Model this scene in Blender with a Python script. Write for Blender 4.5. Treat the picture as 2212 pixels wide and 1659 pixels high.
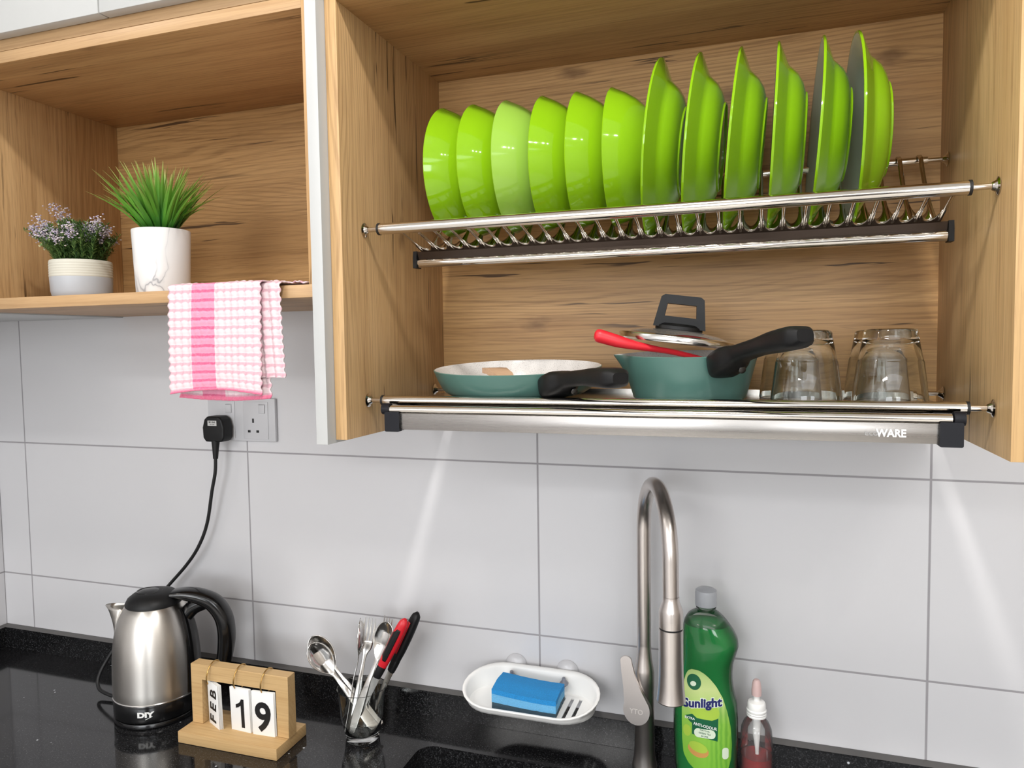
import bpy, bmesh, math, random
from mathutils import Vector, Matrix
random.seed(7)
S = bpy.context.scene
C = S.collection
PI = math.pi
for o in list(bpy.data.objects): bpy.data.objects.remove(o, do_unlink=True)

# ---------------------------------------------------------------- camera
cam_d = bpy.data.cameras.new('camera')
cam_d.sensor_fit = 'HORIZONTAL'; cam_d.sensor_width = 36.0
cam_d.lens = 36.0 * 1575.58 / 2212.0
cam_d.clip_start = 0.05
cam = bpy.data.objects.new('camera', cam_d); C.objects.link(cam)
roll, pitch, yaw = -0.0142, -0.0572, 0.3235
fwd = Vector((-math.sin(yaw)*math.cos(pitch), math.cos(yaw)*math.cos(pitch), math.sin(pitch)))
rgt = Vector((math.cos(yaw), math.sin(yaw), 0)); upv = rgt.cross(fwd)
rr = math.cos(roll)*rgt + math.sin(roll)*upv
uu = -math.sin(roll)*rgt + math.cos(roll)*upv
mw = Matrix((rr, uu, -fwd)).transposed().to_4x4()
mw.translation = Vector((1.5567, -1.1961, 1.5097))
cam.matrix_world = mw
S.camera = cam

# ---------------------------------------------------------------- world, lights, exposure
S.view_settings.view_transform = 'Standard'
S.view_settings.look = 'None'
S.view_settings.gamma = 1.0
S.view_settings.use_curve_mapping = False
S.view_settings.exposure = 0.05
w = bpy.data.worlds.new('world'); S.world = w; w.use_nodes = True
w.node_tree.nodes['Background'].inputs[0].default_value = (0.8, 0.9, 1.0, 1)
w.node_tree.nodes['Background'].inputs[1].default_value = 0.0
S.cycles.use_denoising = True
S.cycles.sample_clamp_indirect = 4.0
S.cycles.caustics_reflective = False

def lamp(name, loc, size, power, col=(1, .93, .85), target=None, shape='DISK', size_y=None, spread=None):
    d = bpy.data.lights.new(name, 'AREA'); d.shape = shape; d.size = size
    if size_y: d.size_y = size_y
    d.energy = power; d.color = col
    if spread: d.spread = spread
    o = bpy.data.objects.new(name, d); C.objects.link(o); o.location = loc
    if target is not None:
        o.rotation_euler = (Vector(target) - Vector(loc)).to_track_quat('-Z', 'Y').to_euler()
    return o
# recessed ceiling downlights over the kitchen aisle and further into the room
lamp('ceiling_downlight', (1.40, -1.0, 2.585), 0.12, 14.0, (1, .97, .93))
lamp('ceiling_downlight', (0.05, -1.10, 2.585), 0.12, 6.0, (1, .97, .93))
for x, y in ((2.36, -1.69), (2.53, -1.60), (2.72, -1.48)):
    lamp('ceiling_spotlight', (x, y, 2.585), 0.05, 2.6, (1, .97, .93))
for x in (0.15, 0.45, 0.75):
    lamp('ceiling_downlight', (x, -3.05, 2.585), 0.34, 8.0, (1, .98, .96))
lamp('ceiling_fill', (1.9, -3.9, 2.59), 3.0, 56.0, (.91, .95, 1), shape='RECTANGLE', size_y=2.2)  # broad overhead fill, added for soft ambient light
# added fill lights at the far wall, to brighten the cabinet interiors
lamp('far_wall_fill', (0.55, -5.36, 1.75), 2.1, 62.0, (.91, .955, 1), target=(0.55, 0, 1.75), shape='RECTANGLE', size_y=1.0)
lamp('far_wall_fill', (3.3, -5.36, 1.75), 1.2, 36.0, (.91, .955, 1), target=(3.3, 0, 1.75), shape='RECTANGLE', size_y=1.0)

# ---------------------------------------------------------------- helpers
def lin(c):
    out = []
    for v in c[:3]:
        v = v/255.0
        out.append(v/12.92 if v <= 0.04045 else ((v+0.055)/1.055)**2.4)
    return (*out, 1.0)
def setin(b, k, v):
    if k in b.inputs: b.inputs[k].default_value = v
def mat(name, rgb, rough=0.5, metal=0.0, spec=None, coat=0.0, trans=0.0, ior=None, aniso=0.0, sub=0.0, coat_rough=0.05):
    m = bpy.data.materials.new(name); m.use_nodes = True
    b = m.node_tree.nodes['Principled BSDF']
    setin(b, 'Base Color', lin(rgb)); setin(b, 'Roughness', rough); setin(b, 'Metallic', metal)
    if spec is not None: setin(b, 'Specular IOR Level', spec)
    if coat: setin(b, 'Coat Weight', coat); setin(b, 'Coat Roughness', coat_rough)
    if trans: setin(b, 'Transmission Weight', trans)
    if ior: setin(b, 'IOR', ior)
    if aniso: setin(b, 'Anisotropic', aniso)
    if sub:
        setin(b, 'Subsurface Weight', sub); setin(b, 'Subsurface Radius', (.01, .01, .006)); setin(b, 'Subsurface Scale', 0.5)
    return m
class NT:
    """small node-building helper"""
    def __init__(s, m): s.t = m.node_tree; s.b = s.t.nodes['Principled BSDF']
    def n(s, typ, **kw):
        nd = s.t.nodes.new(typ)
        for k, v in kw.items(): setattr(nd, k, v)
        return nd
    def link(s, a, b): s.t.links.new(a, b)
    def put(s, sock, v):
        if hasattr(v, 'is_output') or hasattr(v, 'links'): s.link(v, sock)
        else: sock.default_value = v
    def math(s, op, a, b=None, c=None, clamp=False):
        nd = s.n('ShaderNodeMath', operation=op, use_clamp=clamp)
        s.put(nd.inputs[0], a)
        if b is not None: s.put(nd.inputs[1], b)
        if c is not None: s.put(nd.inputs[2], c)
        return nd.outputs[0]
    def ramp(s, v, stops, interp='LINEAR'):
        nd = s.n('ShaderNodeValToRGB'); s.link(v, nd.inputs[0]); e = nd.color_ramp.elements
        nd.color_ramp.interpolation = interp
        while len(e) < len(stops): e.new(0.5)
        for k, (p, col) in enumerate(stops):
            e[k].position = p; e[k].color = col if len(col) == 4 else lin(col)
        return nd.outputs[0]
    def mix(s, f, a, b, blend='MIX'):
        nd = s.n('ShaderNodeMix', data_type='RGBA', blend_type=blend)
        s.put(nd.inputs[0], f); s.put(nd.inputs[6], a); s.put(nd.inputs[7], b)
        return nd.outputs[2]
    def smooth(s, v, lo, hi):
        nd = s.n('ShaderNodeMapRange', interpolation_type='SMOOTHSTEP')
        s.put(nd.inputs[0], v); nd.inputs[1].default_value = lo; nd.inputs[2].default_value = hi
        return nd.outputs[0]
    def noise(s, vec, scale, detail=2.0, rough=0.5, dist=0.0):
        nd = s.n('ShaderNodeTexNoise'); s.link(vec, nd.inputs['Vector'])
        nd.inputs['Scale'].default_value = scale; nd.inputs['Detail'].default_value = detail
        nd.inputs['Roughness'].default_value = rough; nd.inputs['Distortion'].default_value = dist
        return nd.outputs[0]
    def coord(s, kind='Object', scale=(1, 1, 1), rot=(0, 0, 0), loc=(0, 0, 0)):
        tc = s.n('ShaderNodeTexCoord'); mp = s.n('ShaderNodeMapping')
        mp.inputs['Scale'].default_value = scale; mp.inputs['Rotation'].default_value = rot; mp.inputs['Location'].default_value = loc
        s.link(tc.outputs[kind], mp.inputs[0]); return mp.outputs[0]
    def scale(s, vec, sc, loc=(0, 0, 0)):
        mp = s.n('ShaderNodeMapping'); s.link(vec, mp.inputs[0]); mp.inputs['Scale'].default_value = sc; mp.inputs['Location'].default_value = loc
        return mp.outputs[0]
    def bump(s, h, strength=0.2, dist=0.001):
        nd = s.n('ShaderNodeBump'); s.link(h, nd.inputs['Height']); nd.inputs['Strength'].default_value = strength
        nd.inputs['Distance'].default_value = dist; s.link(nd.outputs[0], s.b.inputs['Normal'])

# --- geometry helpers: all add to a bmesh in the coordinates given
def new(): return bmesh.new()
def box(bm, x0, x1, y0, y1, z0, z1, bev=0.0, mi=0, seg=2):
    t = bmesh.new()
    bmesh.ops.create_cube(t, size=1.0)
    for v in t.verts: v.co = Vector(((x0+x1)/2 + v.co.x*(x1-x0), (y0+y1)/2 + v.co.y*(y1-y0), (z0+z1)/2 + v.co.z*(z1-z0)))
    if bev: bmesh.ops.bevel(t, geom=list(t.edges), offset=bev, segments=seg, affect='EDGES', profile=0.5)
    for f in t.faces: f.material_index = mi
    join(bm, t); return bm
def join(bm, t, M=None):
    if M is not None: bmesh.ops.transform(t, matrix=M, verts=list(t.verts))
    me = bpy.data.meshes.new('tmp'); t.to_mesh(me); t.free(); bm.from_mesh(me); bpy.data.meshes.remove(me)
def lathe(bm, prof, seg=48, c=(0, 0, 0), axis='Z', mi=None, close=False, sx=1.0, sy=1.0):
    """profile of (r, h); r=0 at an end makes a pole"""
    rings = []
    for r, h in prof:
        if abs(r) < 1e-7:
            rings.append([bm.verts.new((0, 0, h))])
        else:
            rings.append([bm.verts.new((r*math.cos(2*PI*i/seg)*sx, r*math.sin(2*PI*i/seg)*sy, h)) for i in range(seg)])
    fs = []
    pairs = list(zip(rings, rings[1:])) + ([(rings[-1], rings[0])] if close else [])
    for k, (a, b) in enumerate(pairs):
        for i in range(seg):
            j = (i+1) % seg
            if len(a) == 1 and len(b) == 1: continue
            if len(a) == 1: f = bm.faces.new((a[0], b[j], b[i]))
            elif len(b) == 1: f = bm.faces.new((a[i], a[j], b[0]))
            else: f = bm.faces.new((a[i], a[j], b[j], b[i]))
            if mi: f.material_index = mi[k] if isinstance(mi, (list, tuple)) else mi
            fs.append(f)
    vs = [v for r in rings for v in r]
    if axis == 'X': M = Matrix.Rotation(PI/2, 4, 'Y')
    elif axis == 'Y': M = Matrix.Rotation(-PI/2, 4, 'X')
    else: M = Matrix.Identity(4)
    M = Matrix.Translation(Vector(c)) @ M
    for v in vs: v.co = M @ v.co
    return vs
def tube(bm, pts, rad, seg=12, cap=True, sq=None, upref=None):
    """tube along points; rad number/list or list of (ra, rb)"""
    pts = [Vector(p) for p in pts]; n = len(pts)
    if not isinstance(rad, (list, tuple)): rad = [rad]*n
    tang = []
    for i in range(n):
        a = pts[max(i-1, 0)]; b = pts[min(i+1, n-1)]; tang.append((b-a).normalized())
    up = Vector(upref) if upref else (Vector((0, 0, 1)) if abs(tang[0].z) < 0.9 else Vector((0, 1, 0)))
    rings = []
    nrm = (up - tang[0]*up.dot(tang[0])).normalized()
    for i in range(n):
        nrm = (nrm - tang[i]*nrm.dot(tang[i])).normalized()
        bi = tang[i].cross(nrm)
        r = rad[i]; ra, rb = r if isinstance(r, (list, tuple)) else (r, r)
        ring = []
        for k in range(seg):
            a = 2*PI*k/seg; ca, sa = math.cos(a), math.sin(a)
            if sq: ca = math.copysign(abs(ca)**sq, ca); sa = math.copysign(abs(sa)**sq, sa)
            ring.append(bm.verts.new(pts[i] + bi*(ca*ra) + nrm*(sa*rb)))
        rings.append(ring)
    for a, b in zip(rings, rings[1:]):
        for i in range(seg):
            j = (i+1) % seg; bm.faces.new((a[i], a[j], b[j], b[i]))
    if cap:
        bm.faces.new(list(reversed(rings[0]))); bm.faces.new(rings[-1])
def spline(pts, n=8):
    """Catmull-Rom through points"""
    P = [Vector(p) for p in pts]; P = [P[0]*2-P[1]] + P + [P[-1]*2-P[-2]]
    out = []
    for i in range(1, len(P)-2):
        for k in range(n):
            t = k/n; a, b, c, d = P[i-1:i+3]
            out.append(0.5*((2*b) + (c-a)*t + (2*a-5*b+4*c-d)*t*t + (3*b-a-3*c+d)*t**3))
    out.append(P[-2]); return out
def interp(tab, x):
    if x <= tab[0][0]: return tab[0][1:]
    for a, b in zip(tab, tab[1:]):
        if x <= b[0]:
            t = (x-a[0])/(b[0]-a[0]); t = t*t*(3-2*t) if False else t
            return tuple(p+(q-p)*t for p, q in zip(a[1:], b[1:]))
    return tab[-1][1:]
def sinterp(tab, x):
    """smooth (monotone-ish cubic) version of interp"""
    n = len(tab)
    if x <= tab[0][0]: return tab[0][1:]
    if x >= tab[-1][0]: return tab[-1][1:]
    for i in range(n-1):
        a, b = tab[i], tab[i+1]
        if x <= b[0]:
            h = b[0]-a[0]; t = (x-a[0])/h; out = []
            for k in range(1, len(a)):
                d = (b[k]-a[k])/h
                d0 = (a[k]-tab[i-1][k])/(a[0]-tab[i-1][0]) if i > 0 else d
                d1 = (tab[i+2][k]-b[k])/(tab[i+2][0]-b[0]) if i < n-2 else d
                m0 = 0 if d0*d <= 0 else 2*d0*d/(d0+d); m1 = 0 if d1*d <= 0 else 2*d1*d/(d1+d)
                out.append((1+2*t)*(1-t)**2*a[k] + t*(1-t)**2*h*m0 + t*t*(3-2*t)*b[k] + t*t*(t-1)*h*m1)
            return tuple(out)
def cyl(bm, p0, p1, r0, r1=None, seg=24, bev=0):
    tube(bm, [p0, p1], [r0, r0 if r1 is None else r1], seg)
def grid(bm, nu, nv, f, mi=0, uv=None):
    vs = [[bm.verts.new(f(i/(nu), j/(nv))) for i in range(nu+1)] for j in range(nv+1)]
    lay = bm.loops.layers.uv.verify() if uv else None
    for j in range(nv):
        for i in range(nu):
            fc = bm.faces.new((vs[j][i], vs[j][i+1], vs[j+1][i+1], vs[j+1][i])); fc.material_index = mi
            if uv:
                for lp, (a, b) in zip(fc.loops, ((i, j), (i+1, j), (i+1, j+1), (i, j+1))): lp[lay].uv = uv(a/nu, b/nv)
    return vs
def poly_prism(bm, pts, d0, d1, plane='XZ', mi=0):
    """extrude an outline (a,b) between depths"""
    def P(a, b, d):
        return {'XZ': (a, d, b), 'XY': (a, b, d), 'YZ': (d, a, b)}[plane]
    A = [bm.verts.new(P(a, b, d0)) for a, b in pts]; B = [bm.verts.new(P(a, b, d1)) for a, b in pts]
    n = len(pts); fs = [bm.faces.new(A), bm.faces.new(list(reversed(B)))]
    for i in range(n): fs.append(bm.faces.new((A[i], B[i], B[(i+1) % n], A[(i+1) % n])))
    for f in fs: f.material_index = mi
def rrect(x0, x1, y0, y1, r, n=6):
    out = []
    for cx, cy, a0 in ((x1-r, y1-r, 0), (x0+r, y1-r, 90), (x0+r, y0+r, 180), (x1-r, y0+r, 270)):
        for k in range(n+1):
            a = math.radians(a0+90*k/n); out.append((cx+r*math.cos(a), cy+r*math.sin(a)))
    return out
def finish(bm, angle=38, recalc=True):
    if recalc: bmesh.ops.recalc_face_normals(bm, faces=list(bm.faces))
    lim = math.radians(angle)
    for f in bm.faces: f.smooth = True
    for e in bm.edges:
        if len(e.link_faces) == 2 and e.calc_face_angle(0) > lim: e.smooth = False
def link_mesh(name, bm, mats, parent=None, angle=38, recalc=True, solid=0.0, solid_off=0.0):
    finish(bm, angle, recalc)
    me = bpy.data.meshes.new(name); bm.to_mesh(me); bm.free()
    for m in (mats if isinstance(mats, (list, tuple)) else [mats]): me.materials.append(m)
    o = bpy.data.objects.new(name, me); C.objects.link(o)
    if parent: o.parent = parent
    if solid:
        md = o.modifiers.new('thickness', 'SOLIDIFY'); md.thickness = solid; md.offset = solid_off
    return o
def tag(o, label, cat, group=None):
    o['label'] = label; o['category'] = cat
    if group: o['group'] = group
    return o
def thing(name, label, cat, loc=(0, 0, 0), rot=(0, 0, 0), group=None):
    o = bpy.data.objects.new(name, None); C.objects.link(o); o.location = loc; o.rotation_euler = rot
    o.empty_display_size = 0.02
    return tag(o, label, cat, group)
def part(name, bm, mats, parent, label=None, world=True, **kw):
    """a part of a thing; geometry given in world coordinates unless world=False"""
    if world:
        root = parent
        while root.parent: root = root.parent
        M = Matrix.LocRotScale(root.location, root.rotation_euler, None).inverted()
        bmesh.ops.transform(bm, matrix=M, verts=list(bm.verts))
    o = link_mesh(name, bm, mats, parent, **kw)
    if label: o['label'] = label
    return o
def struct(name, bm, m, **kw):
    o = link_mesh(name, bm, m, **kw); o['kind'] = 'structure'; return o
def dup(root, loc, rot, label=None):
    r = root.copy(); C.objects.link(r); r.location = loc; r.rotation_euler = rot
    if label: r['label'] = label
    for ch in list(root.children):
        c = ch.copy(); C.objects.link(c); c.parent = r
        for g in list(ch.children):
            d = g.copy(); C.objects.link(d); d.parent = c
    return r
def text_bm(s, size, bold=0.0, depth=0.0003, shear=0.0, spacing=1.0):
    cu = bpy.data.curves.new('t', 'FONT'); cu.body = s; cu.size = size; cu.align_x = 'CENTER'; cu.align_y = 'CENTER'
    cu.extrude = depth; cu.offset = bold; cu.shear = shear; cu.space_character = spacing; cu.resolution_u = 4
    o = bpy.data.objects.new('t', cu); C.objects.link(o)
    dg = bpy.context.evaluated_depsgraph_get(); dg.update()
    me = bpy.data.meshes.new_from_object(o.evaluated_get(dg))
    bm = bmesh.new(); bm.from_mesh(me)
    bpy.data.objects.remove(o); bpy.data.curves.remove(cu); bpy.data.meshes.remove(me)
    return bm
def warp(bm, f):
    for v in bm.verts: v.co = Vector(f(v.co.x, v.co.y, v.co.z))
    return bm

# ---------------------------------------------------------------- materials
def wood(name, grain='X', seed=0.0, light=(203, 165, 120), dark=(150, 108, 68), line=(112, 76, 44), crack=0.72, knots=True, rough=0.42, period=0.26):
    """oak laminate: fine straight grain, cathedral figure in bands, dark splits and knots"""
    m = bpy.data.materials.new(name); m.use_nodes = True; k = NT(m)
    rot = {'X': (0, 0, 0), 'Z': (0, PI/2, 0), 'Y': (0, 0, PI/2)}[grain]
    tc = k.n('ShaderNodeTexCoord'); vr = k.n('ShaderNodeVectorRotate', rotation_type='EULER_XYZ'); k.link(tc.outputs['Object'], vr.inputs[0]); vr.inputs['Rotation'].default_value = rot
    v = k.scale(vr.outputs[0], (1, 1, 1), (seed*1.7, seed*0.61, seed*0.83))
    sep = k.n('ShaderNodeSeparateXYZ'); k.link(v, sep.inputs[0])
    acr = k.math('ADD', sep.outputs[1], sep.outputs[2])
    # cathedral figure: contour lines of a stretched noise field
    fld = k.noise(k.scale(v, (1.3, 7.0, 7.0)), 1.0, 2, 0.4)
    ph = k.math('ADD', k.math('MULTIPLY', fld, 130.0), k.math('MULTIPLY', acr, 780.0))
    ring = k.math('MULTIPLY_ADD', k.math('SINE', ph), 0.5, 0.5)
    fine = k.noise(k.scale(v, (9, 420, 420)), 1.0, 3, 0.65)
    fibre = k.noise(k.scale(v, (5, 190, 190)), 1.0, 4, 0.65)
    mid = k.noise(k.scale(v, (1.2, 26, 26)), 1.0, 3, 0.55)
    big = k.noise(k.scale(v, (0.8, 5.0, 5.0)), 1.0, 2, 0.5)
    t = k.math('ADD', k.math('MULTIPLY', mid, 0.5), k.math('MULTIPLY', big, 0.5))
    col = k.ramp(t, [(0.36, mixl(dark, light, 0.25)), (0.55, mixl(dark, light, 0.75)), (0.72, light)])
    band = k.smooth(k.noise(k.scale(v, (0.7, 5.5, 5.5), (7, 3, 5)), 1.0, 1), 0.44, 0.60)
    col = k.mix(k.math('MULTIPLY', k.math('MULTIPLY', k.smooth(ring, 0.55, 1.0), k.math('MULTIPLY_ADD', band, 0.75, 0.25)), 0.26), col, lin(line))
    col = k.mix(k.math('MULTIPLY', k.smooth(fibre, 0.48, 0.70), 0.32), col, lin(line))
    col = k.mix(k.math('MULTIPLY', k.smooth(fine, 0.48, 0.70), 0.36), col, lin(line))
    wv = k.noise(k.scale(v, (7, 14, 14)), 1.0, 2)
    vv = k.n('ShaderNodeVectorMath', operation='ADD'); cb = k.n('ShaderNodeCombineXYZ'); k.link(k.math('MULTIPLY', wv, 0.012), cb.inputs[2]); k.link(v, vv.inputs[0]); k.link(cb.outputs[0], vv.inputs[1])
    cr1 = k.noise(k.scale(vv.outputs[0], (3.0, 100, 100)), 1.0, 3, 0.55, 0.2)
    crk = k.math('MULTIPLY', k.smooth(cr1, crack, crack+0.03), k.smooth(k.noise(k.scale(v, (1.7, 5, 5), (3, 1, 2)), 1.0, 1), 0.47, 0.55))
    col = k.mix(k.math('MULTIPLY', crk, 0.85), col, lin((58, 38, 24)))
    if knots:
        vo = k.n('ShaderNodeTexVoronoi'); vo.feature = 'F1'; k.link(k.scale(v, (3.2, 7.0, 7.0)), vo.inputs['Vector']); vo.inputs['Scale'].default_value = 1.0
        kn = k.smooth(k.math('ADD', vo.outputs['Distance'], k.math('MULTIPLY', k.noise(k.scale(v, (30, 70, 70)), 1.0, 2), 0.16)), 0.20, 0.08)
        col = k.mix(k.math('MULTIPLY', kn, 0.6), col, lin((84, 54, 32)))
    k.link(col, k.b.inputs['Base Color']); k.b.inputs['Roughness'].default_value = rough
    setin(k.b, 'Specular IOR Level', 0.35)
    k.bump(k.math('ADD', fibre, crk), 0.12, 0.0006)
    return m
def mixl(a, b, t): return tuple(x+(y-x)*t for x, y in zip(a, b))
OAK_BACK = wood('oak_back', 'X', 1.0, light=(213, 172, 118), dark=(174, 130, 80), line=(108, 70, 38), crack=0.625)
OAK_BACK2 = wood('oak_back_shelf', 'X', 4.3, light=(196, 157, 106), dark=(158, 117, 70), line=(98, 64, 34), crack=0.615)
OAK_X = wood('oak_x', 'X', 2.2, light=(204, 164, 114), dark=(164, 122, 78), line=(104, 70, 38), crack=0.625)
OAK_Z = wood('oak_z', 'Z', 3.1, light=(212, 176, 128), dark=(176, 136, 90), line=(122, 86, 50), crack=0.635)
OAK_Z2 = wood('oak_z_right', 'Z', 7.7, light=(218, 184, 134), dark=(186, 147, 98), line=(132, 95, 56), crack=0.655)
OAK_EDGE = wood('oak_edge_x', 'X', 5.0, light=(196, 162, 122), dark=(180, 144, 102), line=(150, 113, 75), crack=0.9, knots=False)
BAMBOO = wood('bamboo', 'X', 6.0, light=(206, 174, 126), dark=(192, 156, 106), line=(170, 132, 84), crack=0.9, knots=False, rough=0.5)
PALEWOOD = wood('pale_wood', 'X', 8.0, light=(226, 190, 158), dark=(212, 172, 138), line=(190, 150, 116), crack=0.9, knots=False, rough=0.6)
WHITE = mat('white_laminate', (188, 189, 188), 0.35, spec=0.4)
WALLPAINT = mat('room_paint', (225, 222, 216), 0.8)
FLOORM = mat('floor_tile', (212, 208, 202), 0.35)

def tile_mat(name, axis):
    m = bpy.data.materials.new(name); m.use_nodes = True; k = NT(m)
    tc = k.n('ShaderNodeTexCoord'); sp = k.n('ShaderNodeSeparateXYZ'); k.link(tc.outputs['Object'], sp.inputs[0])
    def gap(v, period, off, hw):
        f = k.math('FRACT', k.math('DIVIDE', k.math('SUBTRACT', v, off), period))
        d = k.math('MULTIPLY', k.math('MINIMUM', f, k.math('SUBTRACT', 1.0, f)), period)
        return k.smooth(d, hw*1.35, hw*0.65)
    g = k.math('MAXIMUM', gap(sp.outputs[axis], 0.6, 60.0*-1 + 0.0, 0.0016), gap(sp.outputs[2], 0.30237, 1.3 - 0.30237*20, 0.0016))
    sp_n = k.noise(tc.outputs['Object'], 2.2, 2)
    base = k.ramp(sp_n, [(0.3, (212, 211, 213)), (0.7, (215, 214, 216))])
    k.link(k.mix(g, base, lin((158, 155, 158))), k.b.inputs['Base Color'])
    k.link(k.math('MULTIPLY_ADD', g, 0.5, 0.20), k.b.inputs['Roughness'])
    setin(k.b, 'Specular IOR Level', 0.45)
    k.bump(k.math('SUBTRACT', 1.0, g), 0.35, 0.0012)
    return m
TILE = tile_mat('white_wall_tile', 0)
TILE_L = tile_mat('white_wall_tile_side', 1)

def granite():
    m = bpy.data.materials.new('black_granite'); m.use_nodes = True; k = NT(m)
    v = k.coord('Object')
    n1 = k.noise(v, 420.0, 3, 0.75)
    vo = k.n('ShaderNodeTexVoronoi'); k.link(v, vo.inputs['Vector']); vo.inputs['Scale'].default_value = 36.0
    spk = k.math('MULTIPLY', k.smooth(vo.outputs['Distance'], 0.085, 0.045), k.smooth(k.noise(v, 23.0, 1), 0.52, 0.56))
    base = k.ramp(n1, [(0.40, (13, 13, 14)), (0.58, (34, 34, 35)), (0.76, (92, 92, 94))])
    k.link(k.mix(k.math('MULTIPLY', spk, 0.9), base, lin((215, 218, 222))), k.b.inputs['Base Color'])
    k.b.inputs['Roughness'].default_value = 0.09; setin(k.b, 'Specular IOR Level', 0.5)
    return m
GRANITE = granite()
GRANITE_CUT = mat('granite_sawn_edge', (92, 90, 88), 0.55)
CHROME = mat('chrome', (214, 208, 200), 0.11, 1.0)
STEEL = mat('stainless_sheet', (200, 196, 190), 0.22, 1.0)
def brushed(name, rgb, rough, streak=160, axis='Z'):
    m = mat(name, rgb, rough, 1.0); k = NT(m)
    sc = (streak, streak, 2.0) if axis == 'Z' else ((2.0, streak, streak) if axis == 'X' else (2, 2, streak))
    n = k.noise(k.coord('Object', sc), 1.0, 3, 0.6)
    k.link(k.math('MULTIPLY_ADD', n, 0.16, rough-0.08), k.b.inputs['Roughness'])
    k.bump(n, 0.05, 0.0003)
    return m
BRUSHED_X = brushed('brushed_steel_tray', (158, 154, 150), 0.28, 260, 'X')
KETTLE_STEEL = brushed('brushed_steel_kettle', (214, 210, 204), 0.36, 3, 'H')
setin(KETTLE_STEEL.node_tree.nodes['Principled BSDF'], 'Anisotropic', 0.7); setin(KETTLE_STEEL.node_tree.nodes['Principled BSDF'], 'Anisotropic Rotation', 0.25)
NICKEL = brushed('brushed_nickel', (206, 199, 194), 0.31, 3, 'H')
POLISHED = mat('polished_steel', (226, 224, 221), 0.16, 1.0)
BLACK = mat('black_plastic', (20, 20, 21), 0.46, spec=0.3)
BLACKGLOSS = mat('black_gloss_plastic', (14, 14, 15), 0.16)
NAVY = mat('dark_grey_plastic', (20, 21, 27), 0.5, spec=0.25)
RUBBER = mat('black_rubber', (18, 18, 19), 0.55)
GREEN = mat('lime_melamine', (132, 180, 20), 0.075, spec=0.5)
GREEN_IN = mat('pale_grey_melamine', (206, 212, 200), 0.2, spec=0.5)
TEAL = mat('teal_enamel', (82, 119, 110), 0.28, spec=0.5)
def speck():
    m = mat('speckled_ceramic', (226, 222, 218), 0.3); k = NT(m)
    n = k.noise(k.coord('Object'), 900.0, 1); k.link(k.ramp(n, [(0.30, (178, 173, 168)), (0.40, (226, 222, 218))]), k.b.inputs['Base Color']); return m
SPECK = speck()
RED = mat('red_silicone', (214, 32, 46), 0.42, sub=0.05)
GLASS = mat('clear_glass', (250, 252, 250), 0.0, trans=1.0, ior=1.47)
WPLASTIC = mat('white_plastic', (240, 239, 236), 0.3, sub=0.0)
PRINT_BLACK = mat('black_print', (16, 16, 18), 0.5)
PRINT_WHITE = mat('white_print', (238, 238, 236), 0.5)
PAPER = mat('white_card', (240, 239, 236), 0.6)
BRASS = mat('brass_wire', (206, 168, 104), 0.25, 1.0)
SCREW = mat('dark_screw', (70, 68, 66), 0.3, 1.0)
# ---------------------------------------------------------------- the room
b = new(); box(b, -0.3, 4.1, 0.0, 0.1, -0.05, 2.6); struct('wall_back', b, TILE)
b = new(); box(b, -0.185, -0.085, -5.4, -0.0005, -0.05, 2.6); struct('wall_left', b, TILE_L)
b = new(); box(b, 4.0, 4.1, -5.4, 0.0, -0.05, 2.6); struct('wall_right', b, mat('taupe_paint', (172, 164, 156), 0.8))
b = new(); box(b, -0.3, 4.1, -5.5, -5.4, -0.05, 2.6); struct('wall_front', b, mat('warm_paint', (186, 181, 175), 0.8))
b = new(); box(b, -0.3, 4.1, -5.5, 0.1, -0.1, 0.0); struct('floor', b, FLOORM)
b = new(); box(b, -0.3, 4.1, -5.5, 0.1, 2.6, 2.7); struct('ceiling', b, mat('ceiling_paint', (236, 234, 230), 0.8))

b = new(); box(b, 1.72, 2.60, -5.3995, -5.36, 0.0, 2.08, 0.003); struct('dark_reflection_panel', b, mat('dark_brown_panel', (46, 36, 30), 0.5))  # unseen dark panel, added to give the steel something dark to reflect
ZC = 0.83
# ---------------------------------------------------------------- worktop with its upstand
wt = thing('worktop', 'polished black granite worktop with a low upstand along the tiled wall', 'worktop', (0.9, -0.3, 0.79))
b = new()
def plate_with_hole(bm, outer, inner, z0, z1):
    t = bmesh.new(); es = []
    for loop in (outer, inner):
        vs = [t.verts.new((x, y, z1)) for x, y in loop]
        es += [t.edges.new((vs[i], vs[(i+1) % len(vs)])) for i in range(len(vs))]
    bmesh.ops.triangle_fill(t, edges=es, use_beauty=True)
    r = bmesh.ops.extrude_face_region(t, geom=list(t.faces))
    for e in r['geom']:
        if isinstance(e, bmesh.types.BMVert): e.co.z = z0
    join(bm, t)
SX0, SX1, SY0, SY1 = 1.022, 1.78, -0.50, -0.106
hole = list(reversed(rrect(SX0, SX1, SY0, SY1, 0.028, 7)))
plate_with_hole(b, [(-0.0849, -0.62), (3.0, -0.62), (3.0, -0.0005), (-0.0849, -0.0005)], hole, 0.79, ZC)
part('slab', b, GRANITE, wt, angle=30)
b = new(); box(b, -0.0845, 3.0, -0.020, -0.0006, ZC+0.0003, 0.8775)
for f in b.faces:
    if f.normal.z > 0.9: f.material_index = 1
bm_ = b; bm_.normal_update()
for f in bm_.faces: f.material_index = 1 if f.normal.z > 0.9 else 0
part('upstand', b, [GRANITE, GRANITE_CUT], wt)
b = new(); box(b, -0.0845, -0.065, -0.62, -0.0205, ZC+0.0003, 0.8775); b.normal_update()
for f in b.faces: f.material_index = 1 if f.normal.z > 0.9 else 0
part('upstand', b, [GRANITE, GRANITE_CUT], wt)

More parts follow.
